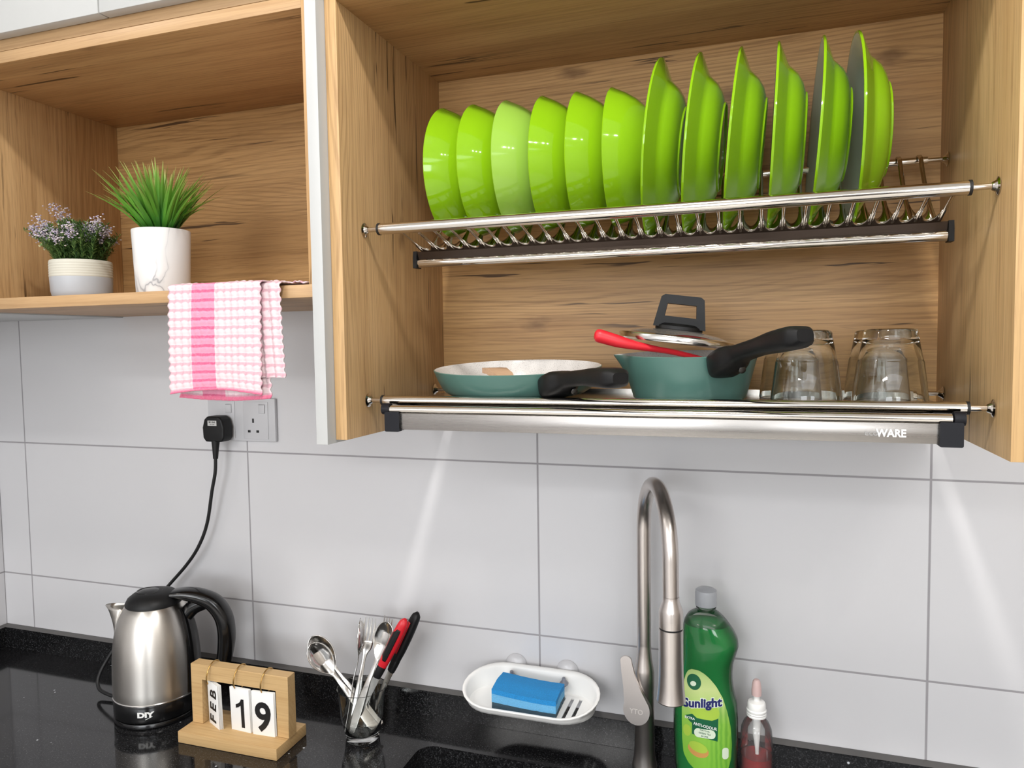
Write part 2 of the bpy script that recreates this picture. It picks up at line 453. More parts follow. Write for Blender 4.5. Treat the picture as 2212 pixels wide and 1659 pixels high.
sk = thing('sink', 'black undermount sink bowl set into the granite worktop before the tap', 'sink', ((SX0+SX1)/2, (SY0+SY1)/2, 0.60))
b = new()
lo = rrect(SX0-0.006, SX1+0.006, SY0-0.006, SY1+0.006, 0.034, 7); n = len(lo)
cx, cy = (SX0+SX1)/2, (SY0+SY1)/2
rings = []
for z, s in ((0.7895, 1.03), (0.7895, 1.0), (0.64, 0.985), (0.615, 0.95), (0.61, 0.88)):
    rings.append([b.verts.new((cx+(x-cx)*(s if s <= 1 else 1+0.02/0.38), cy+(y-cy)*(s if s <= 1 else 1+0.02/0.2), z)) for x, y in lo])
for a_, c_ in zip(rings, rings[1:]):
    for i in range(n): b.faces.new((a_[i], a_[(i+1) % n], c_[(i+1) % n], c_[i]))
b.faces.new(rings[-1])
part('basin', b, mat('black_composite', (20, 20, 21), 0.4), sk, solid=0.004, solid_off=-1)
b = new(); lathe(b, [(0, 0.6115), (0.03, 0.6115), (0.042, 0.614), (0.044, 0.6115)], 32, (cx, cy, 0)); part('drain', b, CHROME, sk)

# ---------------------------------------------------------------- base cabinets under the worktop
for i, (x0, x1) in enumerate(((0.0, 0.98), (0.984, 1.84), (1.844, 2.96))):
    t = thing('base_cabinet', ['white base cabinet under the kettle end of the worktop', 'white base cabinet under the sink', 'white base cabinet right of the sink unit'][i], 'cabinet', ((x0+x1)/2, -0.3, 0), group='base cabinets under the worktop')
    b = new(); box(b, x0, x1, -0.56, -0.5445, 0.1, 0.60); box(b, x0, x0+0.016, -0.5444, -0.01, 0.1, 0.788); box(b, x1-0.016, x1, -0.5444, -0.01, 0.1, 0.788); box(b, x0+0.0165, x1-0.0165, -0.5444, -0.01, 0.1, 0.116)
    part('body', b, WHITE, t)
    b = new(); box(b, x0+0.02, x1-0.02, -0.50, -0.03, 0.0, 0.0995); part('plinth', b, BLACK, t)
    m_ = (x0+x1)/2
    for a_, c_ in ((x0+0.001, m_-0.001), (m_+0.001, x1-0.001)):
        b = new(); box(b, a_, c_, -0.579, -0.561, 0.105, 0.785, 0.001); part('door', b, WHITE, t)

# ---------------------------------------------------------------- wall cabinets
YF = -0.3395
sh = thing('open_shelf_cabinet', 'open oak wall shelf holding the two potted plants', 'cabinet', (0.65, -0.17, 1.575))
def bx(*a, **k): b = new(); box(b, *a, **k); return b
part('side_panel', bx(0.3005, 0.317, YF, -0.0125, 1.5755, 1.9745, bev=0.0004), OAK_Z, sh)
part('side_panel', bx(0.9815, 0.998, YF, -0.0125, 1.5755, 1.9745, bev=0.0004), OAK_Z, sh)
def edged(x0, x1, y0, y1, z0, z1):
    """board whose front edge carries a paler edging"""
    b = new(); box(b, x0, x1, y0, y1, z0, z1, 0.0005); b.normal_update()
    for f in b.faces: f.material_index = 1 if f.normal.y < -0.7 else 0
    return b
part('top_panel', edged(0.317, 0.9815, YF, -0.0125, 1.957, 1.9745), [OAK_X, OAK_EDGE], sh)
part('shelf_board', edged(0.3005, 0.998, YF-0.0006, -0.0005, 1.5745, 1.592), [OAK_X, OAK_EDGE], sh)
part('back_panel', bx(0.3005, 0.998, -0.0123, -0.0006, 1.5922, 1.9745), OAK_BACK2, sh)

up = thing('upper_cabinet', 'white-doored cabinet along the top above the open oak shelf', 'cabinet', (0.65, -0.17, 1.975))
part('bottom_panel', edged(0.3005, 0.998, YF, -0.0005, 1.975, 1.9935), [OAK_X, OAK_EDGE], up)
part('side_panel', bx(0.3005, 0.317, YF, -0.0125, 1.994, 2.42), OAK_Z, up)
part('side_panel', bx(0.9815, 0.998, YF, -0.0125, 1.994, 2.42), OAK_Z, up)
part('top_panel', bx(0.317, 0.9815, YF, -0.0125, 2.402, 2.42), OAK_X, up)
part('back_panel', bx(0.3005, 0.998, -0.0123, -0.0006, 1.994, 2.42), OAK_BACK2, up)
part('door', bx(0.3015, 0.6545, -0.3592, -0.3405, 1.9915, 2.418, bev=0.0012), WHITE, up)
part('door', bx(0.6568, 0.9975, -0.3592, -0.3405, 1.9915, 2.418, bev=0.0012), WHITE, up)

cc = thing('corner_cabinet', 'white corner wall cabinet whose pale underside shows beneath the left shelf', 'cabinet', (0.1, -0.35, 1.575))
b = new(); box(b, -0.0845, 0.2995, -0.60, -0.0006, 1.572, 2.42, 0.001); part('body', b, WHITE, cc)
b = new(); box(b, -0.0845, 0.2995, -0.6195, -0.6005, 1.572, 2.418, 0.001); part('door', b, WHITE, cc)

XL, XR, ZB = 1.034, 1.802, 1.381
dc = thing('dish_cabinet', 'oak-lined wall cabinet with open bottom holding the dish racks', 'cabinet', (1.418, -0.17, ZB))
part('end_panel', bx(0.9988, 1.0162, -0.359, -0.0006, 1.3765, 2.42, bev=0.0008), WHITE, dc, label='white end panel standing proud of the oak side')
part('side_panel', bx(1.0168, XL, YF, -0.0006, ZB, 2.42, bev=0.0004), OAK_Z, dc)
part('side_panel', bx(XR, XR+0.0175, YF, -0.0006, ZB, 2.42, bev=0.0004), OAK_Z2, dc)
part('top_panel', bx(XL, XR, YF+0.0005, -0.0128, 1.959, 1.977), OAK_X, dc)
part('back_panel', bx(XL, XR, -0.0126, -0.0006, 1.4005, 2.42), OAK_BACK, dc)
part('upper_panel', bx(XL, XR, YF+0.0005, -0.0128, 2.402, 2.42), OAK_X, dc)
part('door', bx(1.0175, XR+0.0175, -0.3592, -0.3405, 1.979, 2.418, bev=0.0012), WHITE, dc)

# ---------------------------------------------------------------- upper plate rack
def rail(bm, x0, x1, y, z, r): cyl(bm, (x0, y, z), (x1, y, z), r, seg=24)
def mount(parent, xw, xt, y, z, r=0.0035):
    """thin mounting pin with a flange at the panel, collar at the tube end"""
    s = 1 if xt > xw else -1
    b = new(); cyl(b, (xw+s*0.0012, y, z), (xt-s*0.0012, y, z), r, seg=16)
    vs = lathe(b, [(0, 0), (0.0095, 0), (0.0098, 0.0008), (0.0065, 0.0022), (r*1.25, 0.0062), (r, 0.0068)], 24, axis='X')
    M = Matrix.Translation((xw+s*0.0004, y, z)) @ Matrix.Diagonal((s, 1, 1, 1))
    for v in vs: v.co = M @ v.co
    return part('mounting_pin', b, CHROME, parent)
rk = thing('plate_rack', 'chrome slotted rack on the upper level holding the green bowls and plates', 'dish rack', (1.418, -0.17, 1.615))
FY, FZ, BY, BZ = -0.280, 1.6695, -0.055, 1.7495
b = new(); rail(b, 1.058, 1.775, FY, FZ, 0.0078); part('front_rail', b, CHROME, rk)
b = new(); rail(b, 1.058, 1.777, BY, BZ, 0.0055); part('back_rail', b, CHROME, rk)
for xw, xt in ((XL, 1.058), (XR, 1.775)):
    mount(rk, xw, xt, FY, FZ); mount(rk, xw, xt, BY, BZ, 0.003)
    b = new(); cyl(b, (xt-0.0015, FY, FZ), (xt+0.0015, FY, FZ), 0.0084, seg=24); part('collar', b, RUBBER, rk)
TY = -0.172
b = new(); rail(b, 1.066, 1.777, TY, 1.6325, 0.0070); part('bottom_tube', b, CHROME, rk)
b = new(); poly_prism(b, [(TY-0.0010, 1.6385), (TY+0.0055, 1.6385), (TY+0.0055, 1.6490), (TY-0.0065, 1.6490)], 1.066, 1.777, 'YZ'); part('channel', b, mat('channel_dark_reflection', (70, 58, 50), 0.3, 0.6), rk, label='steel channel strip above the bottom tube, dark reflection in its colour')  # the steel channel's dark reflection is put into its colour
for x in (1.0655, 1.7775):
    b = new(); s = -1 if x < 1.4 else 1
    poly_prism(b, [(TY-0.0085, 1.6245), (TY+0.0085, 1.6245), (TY+0.0085, 1.640), (TY+0.006, 1.650), (TY-0.0065, 1.650), (TY-0.0085, 1.640)], x, x+s*0.006, 'YZ'); part('end_cap', b, BLACK, rk)
PIT, NS, U0 = 0.02555, 27, 1.0765
def slotted(path, vslot, rad, barw, ex=2.4):
    """sheet along path (list of y,z) with a U-shaped slot per pitch; vslot is how far up the slots start"""
    bm = new(); L = [0]
    for a_, c_ in zip(path, path[1:]): L.append(L[-1] + math.hypot(c_[0]-a_[0], c_[1]-a_[1]))
    def at(v):
        for i in range(len(path)-1):
            if v <= L[i+1] or i == len(path)-2:
                t = (v-L[i])/(L[i+1]-L[i]); return path[i][0]+(path[i+1][0]-path[i][0])*t, path[i][1]+(path[i+1][1]-path[i][1])*t
    def P(u, v): y, z = at(v); return bm.verts.new((u, y, z))
    vt = [L[-1]*k/9 for k in range(10)]
    hw = PIT/2 - barw/2
    for s in range(NS):
        c0 = U0 + PIT*s; uc = c0 + PIT/2
        us = [c0+barw/2+2*hw*k/14 for k in range(15)]
        def vb(u):
            d = abs(u-uc)/hw; return vslot + rad*(1-math.sqrt(max(0, 1-d**ex)))
        lowv = []
        for u in us: lowv.append((P(u, 0), P(u, vb(u))))
        for (a_, c_), (d_, e_) in zip(lowv, lowv[1:]): bm.faces.new((a_, d_, e_, c_))
    for s in range(NS+1):
        c0 = U0 + PIT*s; prev = None
        for k in range(19):
            v = L[-1]*k/18; cur = (P(c0-barw/2, v), P(c0+barw/2, v))
            if prev: bm.faces.new((prev[0], prev[1], cur[1], cur[0]))
            prev = cur
    bmesh.ops.remove_doubles(bm, verts=list(bm.verts), dist=0.0002)
    return bm
fp = [(TY-0.0065, 1.6488), (-0.200, 1.6555), (-0.238, 1.6650), (-0.268, 1.6722), (-0.278, 1.6758)]
part('slotted_front', slotted(fp, 0.009, 0.027, 0.0042, 2.2), CHROME, rk, solid=0.0012)
bp = [(TY+0.0055, 1.6488), (-0.152, 1.6590), (-0.130, 1.6760), (-0.112, 1.6920), (-0.095, 1.712), (-0.078, 1.735), (-0.070, 1.750), (-0.06, 1.7565), (-0.05, 1.7555)]
part('slotted_back', slotted(bp, 0.021, 0.032, 0.0056, 1.5), CHROME, rk, solid=0.0012)

# ---------------------------------------------------------------- lower rack and its drip tray
lk = thing('lower_rack', 'stainless rack on the lower level carrying pans and upturned glasses', 'dish rack', (1.418, -0.17, 1.42))
LY, LZ = -0.281, 1.4305
b = new(); rail(b, 1.058, 1.777, LY, LZ, 0.0068); part('front_rail', b, CHROME, lk)
b = new(); rail(b, 1.058, 1.777, -0.055, 1.4305, 0.0045); part('back_rail', b, CHROME, lk)
for xw, xt in ((XL, 1.058), (XR, 1.777)):
    mount(lk, xw, xt, LY, LZ, 0.0035); mount(lk, xw, xt, -0.055, 1.4305, 0.003)
    b = new(); cyl(b, (xt-0.0015, LY, LZ), (xt+0.0015, LY, LZ), 0.0074, seg=24); part('collar', b, RUBBER, lk)
b = new(); box(b, 1.0655, 1.7695, -0.2745, -0.060, 1.4262, 1.4276)
box(b, 1.0655, 1.7695, -0.0608, -0.0596, 1.4276, 1.4345)
part('shelf_sheet', b, STEEL, lk)

dt = thing('drip_tray', 'brushed steel drip tray with black corner caps below the lower rack', 'drip tray', (1.418, -0.18, 1.39))
b = new(); rail(b, 1.078, 1.758, -0.2985, 1.4197, 0.0058); part('front_tube', b, CHROME, dt)
b = new(); box(b, 1.0935, 1.7465, -0.3025, -0.3013, 1.3925, 1.4148, 0.0004); box(b, 1.0935, 1.7465, -0.3013, -0.036, 1.3925, 1.3937); box(b, 1.0935, 1.7465, -0.0372, -0.036, 1.3937, 1.412)
part('pan', b, BRUSHED_X, dt)
for x0, x1, xc in ((1.0725, 1.0945, 1.073), (1.7455, 1.7685, 1.765)):
    b = new(); poly_prism(b, rrect(x0, x1, 1.3895, 1.4165, 0.002, 3), -0.3055, -0.296); 
    box(b, x0, x1, -0.295, -0.03, 1.3905, 1.411, 0.0008)
    cyl(b, (xc-0.0055, -0.2985, 1.4203), (xc+0.0055, -0.2985, 1.4203), 0.0078, seg=24)
    part('corner_cap', b, NAVY, dt)
b = text_bm('WARE', 0.0118, 0.00035, 0.0003); warp(b, lambda x, y, z: (1.6985+x*0.9, -0.30285-z, 1.4030+y)); part('lettering', b, PRINT_WHITE, dt)
b = text_bm('eco', 0.0095, 0.0001, 0.0003); warp(b, lambda x, y, z: (1.6785+x, -0.30285-z, 1.4032+y)); part('lettering', b, mat('etched_grey', (150, 148, 146), 0.4, 0.6), dt)

# ---------------------------------------------------------------- bowls and plates standing in the rack
def crockery(name, label, prof_out, prof_in, foot, loc, rot, group):
    t = thing(name, label, 'bowl' if name == 'bowl' else 'plate', loc, rot, group)
    b = new(); n1 = len(prof_out)
    mi = [0]*(n1-1) + [0]*3 + [1]*(len(prof_in)-3)
    lathe(b, prof_out + prof_in, 72, mi=mi)
    part('body', b, [GREEN, GREEN_IN], t, world=False, recalc=True)
    b = new(); r, h0, h1, wd = foot
    lathe(b, [(r-wd, h1), (r-wd, h0), (r-wd*0.5, h0-0.0006), (r, h0), (r+0.0008, h1)], 64); part('foot_ring', b, GREEN, t, world=False)
    return t
RB, RP = 0.0935, 0.118
# axis along +Z (opening up, rim at z=0) before the thing is turned on its side
bo = [(0, -0.0605), (0.030, -0.0605), (0.042, -0.059), (0.053, -0.0535), (0.065, -0.044), (0.076, -0.032), (0.085, -0.018), (0.0905, -0.006), (RB, 0.0)]
bi = [(RB-0.0006, 0.001), (RB-0.0026, 0.0004), (0.0875, -0.006), (0.082, -0.018), (0.073, -0.031), (0.062, -0.042), (0.050, -0.051), (0.036, -0.0555), (0, -0.057)]
po = [(0, -0.0355), (0.054, -0.0355), (0.060, -0.0345), (0.070, -0.031), (0.080, -0.0245), (0.0865, -0.017), (0.0895, -0.0135), (0.094, -0.0112), (0.103, -0.0075), (0.112, -0.0035), (RP, -0.0008)]
pi_ = [(RP+0.0004, 0.0006), (RP-0.0005, 0.0020), (RP-0.003, 0.0021), (0.110, 0.0000), (0.100, -0.0045), (0.092, -0.0085), (0.086, -0.0125), (0.077, -0.0225), (0.067, -0.029), (0.056, -0.032), (0, -0.0325)]
bx_x = [1.118, 1.168, 1.2185, 1.2705, 1.320, 1.369]; bx_l = [0.022, 0.006, 0.002, 0.022, 0.022, 0.014]
bl = ['lime green bowl at the left end of the upper rack', 'lime green bowl second from the left end of the rack', 'paler lime green bowl, third from the left end of the rack',
      'lime green bowl, fourth from the left end of the rack', 'lime green bowl, second before the first plate', 'lime green bowl standing right beside the first plate']
GREEN3 = mat('pale_lime_melamine', (146, 188, 70), 0.09, spec=0.5)
first = None
for x, ln, lb in zip(bx_x, bx_l, bl):
    rot = (0, -(PI/2-ln), 0); loc = (x, -0.167, 1.7635)
    if first is None: first = crockery('bowl', lb, bo, bi, (0.041, -0.0645, -0.058, 0.004), loc, rot, 'green bowls in the upper rack')
    else: dup(first, loc, rot, lb)
px_x = [1.4265, 1.4765, 1.5275, 1.5765, 1.627, 1.6715]; px_l = [0.10, 0.098, 0.095, 0.052, 0.062, 0.004]
pl = ['deep lime green plate next to the last bowl', 'deep lime green plate, second after the bowls', 'deep lime green plate, third after the bowls',
      'deep lime green plate seen edge-on, third from the right end', 'deep lime green plate, second from the right end of the rack', 'deep lime green plate at the right end of the row']
first = None
for x, ln, lb in zip(px_x, px_l, pl):
    rot = (0, -(PI/2-ln), 0); loc = (x, -0.167, 1.768)
    if first is None: first = crockery('plate', lb, po, pi_, (0.0575, -0.0368, -0.033, 0.0030), loc, rot, 'green deep plates in the upper rack')
    else: dup(first, loc, rot, lb)
# the third bowl is of a paler green
for o in list(C.objects):
    if o.get('label') == bl[2]:
        for ch in o.children:
            ch.data = ch.data.copy(); ch.data.materials[0] = GREEN3
# ---------------------------------------------------------------- frying pan
def R3(c, rot): return Matrix.Translation(Vector(c)) @ Matrix.Rotation(rot[0], 4, 'X') @ Matrix.Rotation(rot[1], 4, 'Y')
def vessel(parent, c, R, Rb, H, thick, tilt, spout=0.0, spout_a=PI, curve=1.6):
    """outer enamel shell and pale coated inside, two parts"""
    M = R3(c, (tilt, 0))
    def ring(bm, r, z, k):
        out = []
        for i in range(96):
            a = 2*PI*i/96; s = 0
            if spout:
                d = (a-spout_a+PI) % (2*PI)-PI; s = spout*math.exp(-(d/0.16)**2)*k**2.5
            out.append(bm.verts.new(M @ Vector(((r+s)*math.cos(a), (r+s)*math.sin(a), z))))
        return out
    def skin(bm, rings, flip=False):
        for p, q_ in zip(rings, rings[1:]):
            for i in range(96): bm.faces.new((p[i], p[(i+1) % 96], q_[(i+1) % 96], q_[i]))
    def rad(k): return Rb + (R-Rb)*(k**(1/curve) if curve > 1 else k)
    b = new(); rings = [ring(b, Rb-0.012, -0.0005, 0), ring(b, Rb-0.004, 0.0005, 0)] + [ring(b, rad(k/14), 0.003+(H-0.003)*k/14, k/14) for k in range(15)]
    b.faces.new(list(reversed(rings[0]))); skin(b, rings)
    rings2 = [rings[-1], ring(b, R-thick*0.5, H+0.0008, 1)]; skin(b, rings2)
    shell = part('pan_body', b, TEAL, parent, recalc=True)
    b = new(); rings = [ring(b, R-thick*0.5, H+0.0008, 1), ring(b, R-thick, H-0.0006, 1)] + [ring(b, rad(k/14)-thick, 0.004+(H-0.004)*k/14, k/14) for k in range(13, -1, -1)] + [ring(b, Rb-thick-0.006, 0.0032, 0)]
    skin(b, rings); b.faces.new(rings[-1])
    coat = part('inner_coating', b, SPECK, parent, label='pale speckled inner coating')
    return shell, coat
fp_ = thing('frying_pan', 'teal frying pan with pale inside and black handle on the lower rack', 'frying pan', (1.222, -0.168, 1.4285))
TILT = 0.060
vessel(fp_, (1.222, -0.168, 1.4362), 0.124, 0.1045, 0.0365, 0.0028, TILT)
def pan_handle(parent, root, tip, wroot, hroot, wend, hend, droop, label=None):
    r = Vector(root); t = Vector(tip); d = t-r
    pts, rads = [], []
    tab = [(0, 0.42*wroot, 0.50*hroot), (0.06, 0.55*wroot, 0.55*hroot), (0.16, 0.54*wroot, 0.52*hroot), (0.30, 0.50*wend, 0.47*hend), (0.5, 0.46*wend, 0.45*hend), (0.75, 0.56*wend, 0.54*hend), (0.9, 0.58*wend, 0.55*hend), (0.97, 0.50*wend, 0.46*hend), (1.0, 0.34*wend, 0.30*hend)]
    for i in range(25):
        s = i/24; p = r + d*s; p.z += droop(s); pts.append(p); rads.append(sinterp(tab, s))
    b = new(); tube(b, pts, rads, 24, True, sq=0.58)
    return part('handle', b, BLACK, parent, angle=50)
def drop(s): return -0.006*math.exp(-(s/0.16)**2) + 0.004*math.sin(PI*s)
h = pan_handle(fp_, (1.297, -0.256, 1.4545), (1.413, -0.385, 1.4675), 0.044, 0.030, 0.030, 0.0215, drop)
b = new(); lathe(b, [(0, 0.0012), (0.003, 0.0011), (0.0046, 0.0003), (0.0048, -0.003), (0, -0.003)], 20)
bmesh.ops.transform(b, matrix=Matrix.Translation((1.336, -0.2865, 1.4452)) @ Vector((0.55, -0.80, -0.25)).normalized().to_track_quat('Z', 'Y').to_matrix().to_4x4(), verts=list(b.verts))
part('screw', b, SCREW, h)
# wooden spatula lying in the pan
sp = thing('wooden_spatula', 'pale wooden spatula lying inside the frying pan', 'spatula', (1.22, -0.13, 1.445))
b = new()
path = [Vector((1.163, -0.120, 1.4665)), Vector((1.178, -0.140, 1.4660)), Vector((1.200, -0.172, 1.4600)), Vector((1.222, -0.205, 1.4495)), Vector((1.248, -0.240, 1.4385))]
secs = [(0.0160, 0.0040), (0.0160, 0.0046), (0.0140, 0.0046), (0.0085, 0.0042), (0.0080, 0.0036)]
prev = None
for i, (c_, (w_, h_)) in enumerate(zip(path, secs)):
    d = (path[min(i+1, 4)]-path[max(i-1, 0)]).normalized(); sd = d.cross(Vector((0, 0, 1))).normalized(); nn = sd.cross(d)
    cur = [b.verts.new(c_ + sd*(sx*w_) + nn*(sz*h_)) for sx, sz in ((-1, -1), (1, -1), (1, 1), (-1, 1))]
    if prev:
        for q_ in range(4): b.faces.new((prev[q_], prev[(q_+1) % 4], cur[(q_+1) % 4], cur[q_]))
    else: b.faces.new(list(reversed(cur)))
    prev = cur
b.faces.new(prev)
part('blade', b, PALEWOOD, sp)

# ---------------------------------------------------------------- saucepan, lid, red spoon
po_ = thing('saucepan', 'small teal saucepan with pouring lip and black handle', 'saucepan', (1.469, -0.168, 1.4285))
vessel(po_, (1.469, -0.168, 1.4292), 0.0905, 0.0755, 0.0610, 0.0025, 0.035, spout=0.012, spout_a=PI+0.12, curve=1.0)
h2 = pan_handle(po_, (1.513, -0.246, 1.4815), (1.604, -0.395, 1.5125), 0.040, 0.030, 0.029, 0.022, lambda s: -0.006*math.exp(-(s/0.16)**2)+0.003*math.sin(PI*s))
b = new(); lathe(b, [(0, 0.0012), (0.003, 0.0011), (0.0046, 0.0003), (0.0048, -0.003), (0, -0.003)], 20)
bmesh.ops.transform(b, matrix=Matrix.Translation((1.541, -0.2745, 1.4725)) @ Vector((0.45, -0.85, -0.25)).normalized().to_track_quat('Z', 'Y').to_matrix().to_4x4(), verts=list(b.verts))
part('screw', b, SCREW, h2)

ld = thing('saucepan_lid', 'glass lid with steel rim and black loop handle, tipped on the saucepan', 'lid', (1.4525, -0.160, 1.509), (0.0, 0.135, 0.0))
b = new(); RL = 0.0805
lathe(b, [(RL-0.006, -0.004), (RL-0.001, -0.0045), (RL, -0.003), (RL, 0.0035), (RL-0.001, 0.0048), (RL-0.007, 0.0062), (RL-0.0075, 0.0052), (RL-0.002, 0.003), (RL-0.002, -0.003), (RL-0.006, -0.003)], 72, close=True)
part('rim', b, POLISHED, ld, world=False, label='polished steel rim')
b = new(); lathe(b, [(RL-0.0025, 0.0), (RL-0.0075, 0.0045), (0.055, 0.0105), (0.03, 0.0138), (0, 0.0148), ], 64)
lathe(b, [(RL-0.0025, -0.0025), (RL-0.0075, 0.0015), (0.055, 0.0075), (0.03, 0.0108), (0, 0.0118)], 64)
part('glass', b, GLASS, ld, world=False, recalc=True)
b = new(); lathe(b, [(0, 0.0142), (0.030, 0.0130), (0.0325, 0.0145), (0.0315, 0.019), (0.026, 0.0225), (0, 0.0235)], 40, sy=0.7)
k_ = part('knob', b, BLACK, ld, world=False)
b = new()
outer = [(-0.0355, 0.0170), (0.0355, 0.0170), (0.0290, 0.058), (0.024, 0.0615), (-0.024, 0.0615), (-0.0290, 0.058)]
inner = [(-0.0215, 0.032), (0.0215, 0.032), (0.0195, 0.0495), (-0.0195, 0.0495)]
def loop_frame(bm, outer, inner, y0, y1):
    t = bmesh.new(); es = []
    for lp in (outer, inner):
        vs = [t.verts.new((x, y0, z)) for x, z in lp]; es += [t.edges.new((vs[i], vs[(i+1) % len(vs)])) for i in range(len(vs))]
    bmesh.ops.triangle_fill(t, edges=es, use_beauty=True)
    r = bmesh.ops.extrude_face_region(t, geom=list(t.faces))
    for e in r['geom']:
        if isinstance(e, bmesh.types.BMVert): e.co.y = y1
    bmesh.ops.recalc_face_normals(t, faces=list(t.faces))
    join(bm, t)
loop_frame(b, outer, inner, -0.011, 0.011)
part('loop_handle', b, BLACK, k_, world=False, angle=25)
ld.rotation_euler = (0.0, 0.135, 0.10)

rs = thing('red_spoon', 'red silicone spoon with its handle sticking out left of the saucepan', 'spoon', (1.43, -0.21, 1.5))
pts = spline([(1.3525, -0.240, 1.5175), (1.362, -0.2385, 1.5155), (1.392, -0.234, 1.5065), (1.425, -0.222, 1.4990), (1.456, -0.204, 1.4925), (1.50, -0.178, 1.479), (1.52, -0.160, 1.466)], 6)
n = len(pts); tabr = [(0, 0.004, 0.004), (0.05, 0.0078, 0.0078), (0.14, 0.0095, 0.0092), (0.28, 0.0090, 0.0084), (0.42, 0.0060, 0.0055), (0.55, 0.0045, 0.0040), (0.75, 0.004, 0.0035), (1, 0.004, 0.004)]
b = new(); tube(b, pts, [interp(tabr, i/(n-1)) for i in range(n)], 20); part('handle', b, RED, rs, angle=60)
b = new(); lathe(b, [(0, -0.004), (0.012, -0.003), (0.018, 0.001), (0.0195, 0.005), (0.018, 0.0055), (0.011, 0.001), (0, 0)], 28, sx=0.9, sy=1.2)
bmesh.ops.transform(b, matrix=Matrix.Translation((1.5215, -0.158, 1.4565)) @ Matrix.Rotation(0.6, 4, 'Y'), verts=list(b.verts)); part('spoon_bowl', b, RED, rs)

# ---------------------------------------------------------------- glasses
def tumbler(name, label, loc, rot, group=None):
    t = thing(name, label, 'glass', loc, rot, group)
    b = new()
    lathe(b, [(0, 0.0008), (0.024, 0.0), (0.0275, 0.0012), (0.0293, 0.004), (0.0296, 0.010), (0.0303, 0.013), (0.0345, 0.0355), (0.0352, 0.0375), (0.0357, 0.0385), (0.0405, 0.078), (0.0418, 0.0905), (0.0412, 0.0915), (0.0403, 0.0905),
              (0.0388, 0.078), (0.0333, 0.038), (0.0272, 0.0155), (0.025, 0.0128), (0, 0.0115)], 64)
    part('glass_body', b, GLASS, t, world=False, angle=30)
    return t
GLASS_ONE = tumbler('tumbler', 'upturned clear glass at the front, nearest the right cabinet side', (1.7065, -0.238, 1.5193), (PI, 0, 0), 'upturned glasses on the lower rack')
for loc, lb in (((1.6145, -0.238, 1.5193), 'upturned clear glass at the front, partly behind the saucepan handle'),
                ((1.711, -0.118, 1.5193), 'upturned clear glass in the back row, behind the right-hand front glass'),
                ((1.6025, -0.118, 1.5193), 'upturned clear glass in the back row, beside the saucepan')):
    dup(GLASS_ONE, loc, (PI, 0, 0), lb)
# ---------------------------------------------------------------- plants on the open shelf
ZS = 1.5922
def attr_mat(name, rough=0.5, trans=0.0, spec=0.4):
    m = mat(name, (255, 255, 255), rough, spec=spec); k = NT(m)
    a = k.n('ShaderNodeVertexColor', layer_name='tint'); k.link(a.outputs[0], k.b.inputs['Base Color'])
    return m
LEAF = attr_mat('grass_blade', 0.42); SPRIG = attr_mat('sprig', 0.55); PETAL = attr_mat('petal', 0.7)
SOIL = mat('dark_moss', (38, 46, 30), 0.9)
def tinted_mesh(name, faces, m, parent, smooth=True, origin=(0, 0, 0)):
    """faces: list of (list of points, list of colours)"""
    verts, idx, cols = [], [], []
    O = Vector(origin)
    for pts, cs in faces:
        k0 = len(verts); verts += [tuple(Vector(p)-O) for p in pts]; idx.append(tuple(range(k0, k0+len(pts)))); cols += cs
    me = bpy.data.meshes.new(name); me.from_pydata(verts, [], idx)
    ca = me.color_attributes.new('tint', 'FLOAT_COLOR', 'POINT')
    for i, c_ in enumerate(cols): ca.data[i].color = c_
    for p in me.polygons: p.use_smooth = smooth
    me.materials.append(m)
    o = bpy.data.objects.new(name, me); C.objects.link(o); o.parent = parent
    return o
def mixc(a, b, t): return tuple(x+(y-x)*t for x, y in zip(a, b))

# -- grass in a marbled pot
gx, gy = 0.648, -0.250
gp = thing('potted_grass', 'spiky bright green grass in a white marbled pot on the open shelf', 'potted plant', (gx, gy, ZS))
marble = mat('white_marble', (236, 236, 236), 0.28); k = NT(marble)
v = k.coord('Object'); nz = k.noise(k.scale(v, (1, 1, 0.55)), 13.0, 3, 0.5, 0.8)
vein = k.math('ABSOLUTE', k.math('SUBTRACT', nz, 0.5))
k.link(k.mix(k.math('MULTIPLY', k.math('ADD', k.math('MULTIPLY', k.smooth(vein, 0.014, 0.0), 0.6), k.math('MULTIPLY', k.smooth(vein, 0.06, 0.0), 0.25)), k.smooth(k.noise(v, 11.0, 2), 0.40, 0.66)), lin((222, 222, 222)), lin((140, 142, 148))), k.b.inputs['Base Color'])
b = new(); lathe(b, [(0, 0.0), (0.0375, 0.0), (0.0392, 0.0012), (0.0400, 0.004), (0.0438, 0.1025), (0.0434, 0.1040), (0.0412, 0.1035), (0.0405, 0.099), (0.0398, 0.092), (0, 0.092)], 64)
part('pot', b, marble, gp, world=False)
b = new(); lathe(b, [(0.0396, 0.0925), (0.03, 0.098), (0, 0.1)], 32); part('soil', b, SOIL, gp, world=False)
rnd = random.Random(11); faces = []
g0, g1, g2, g3 = lin((18, 62, 26)), lin((62, 138, 36)), lin((104, 162, 54)), lin((176, 172, 100))
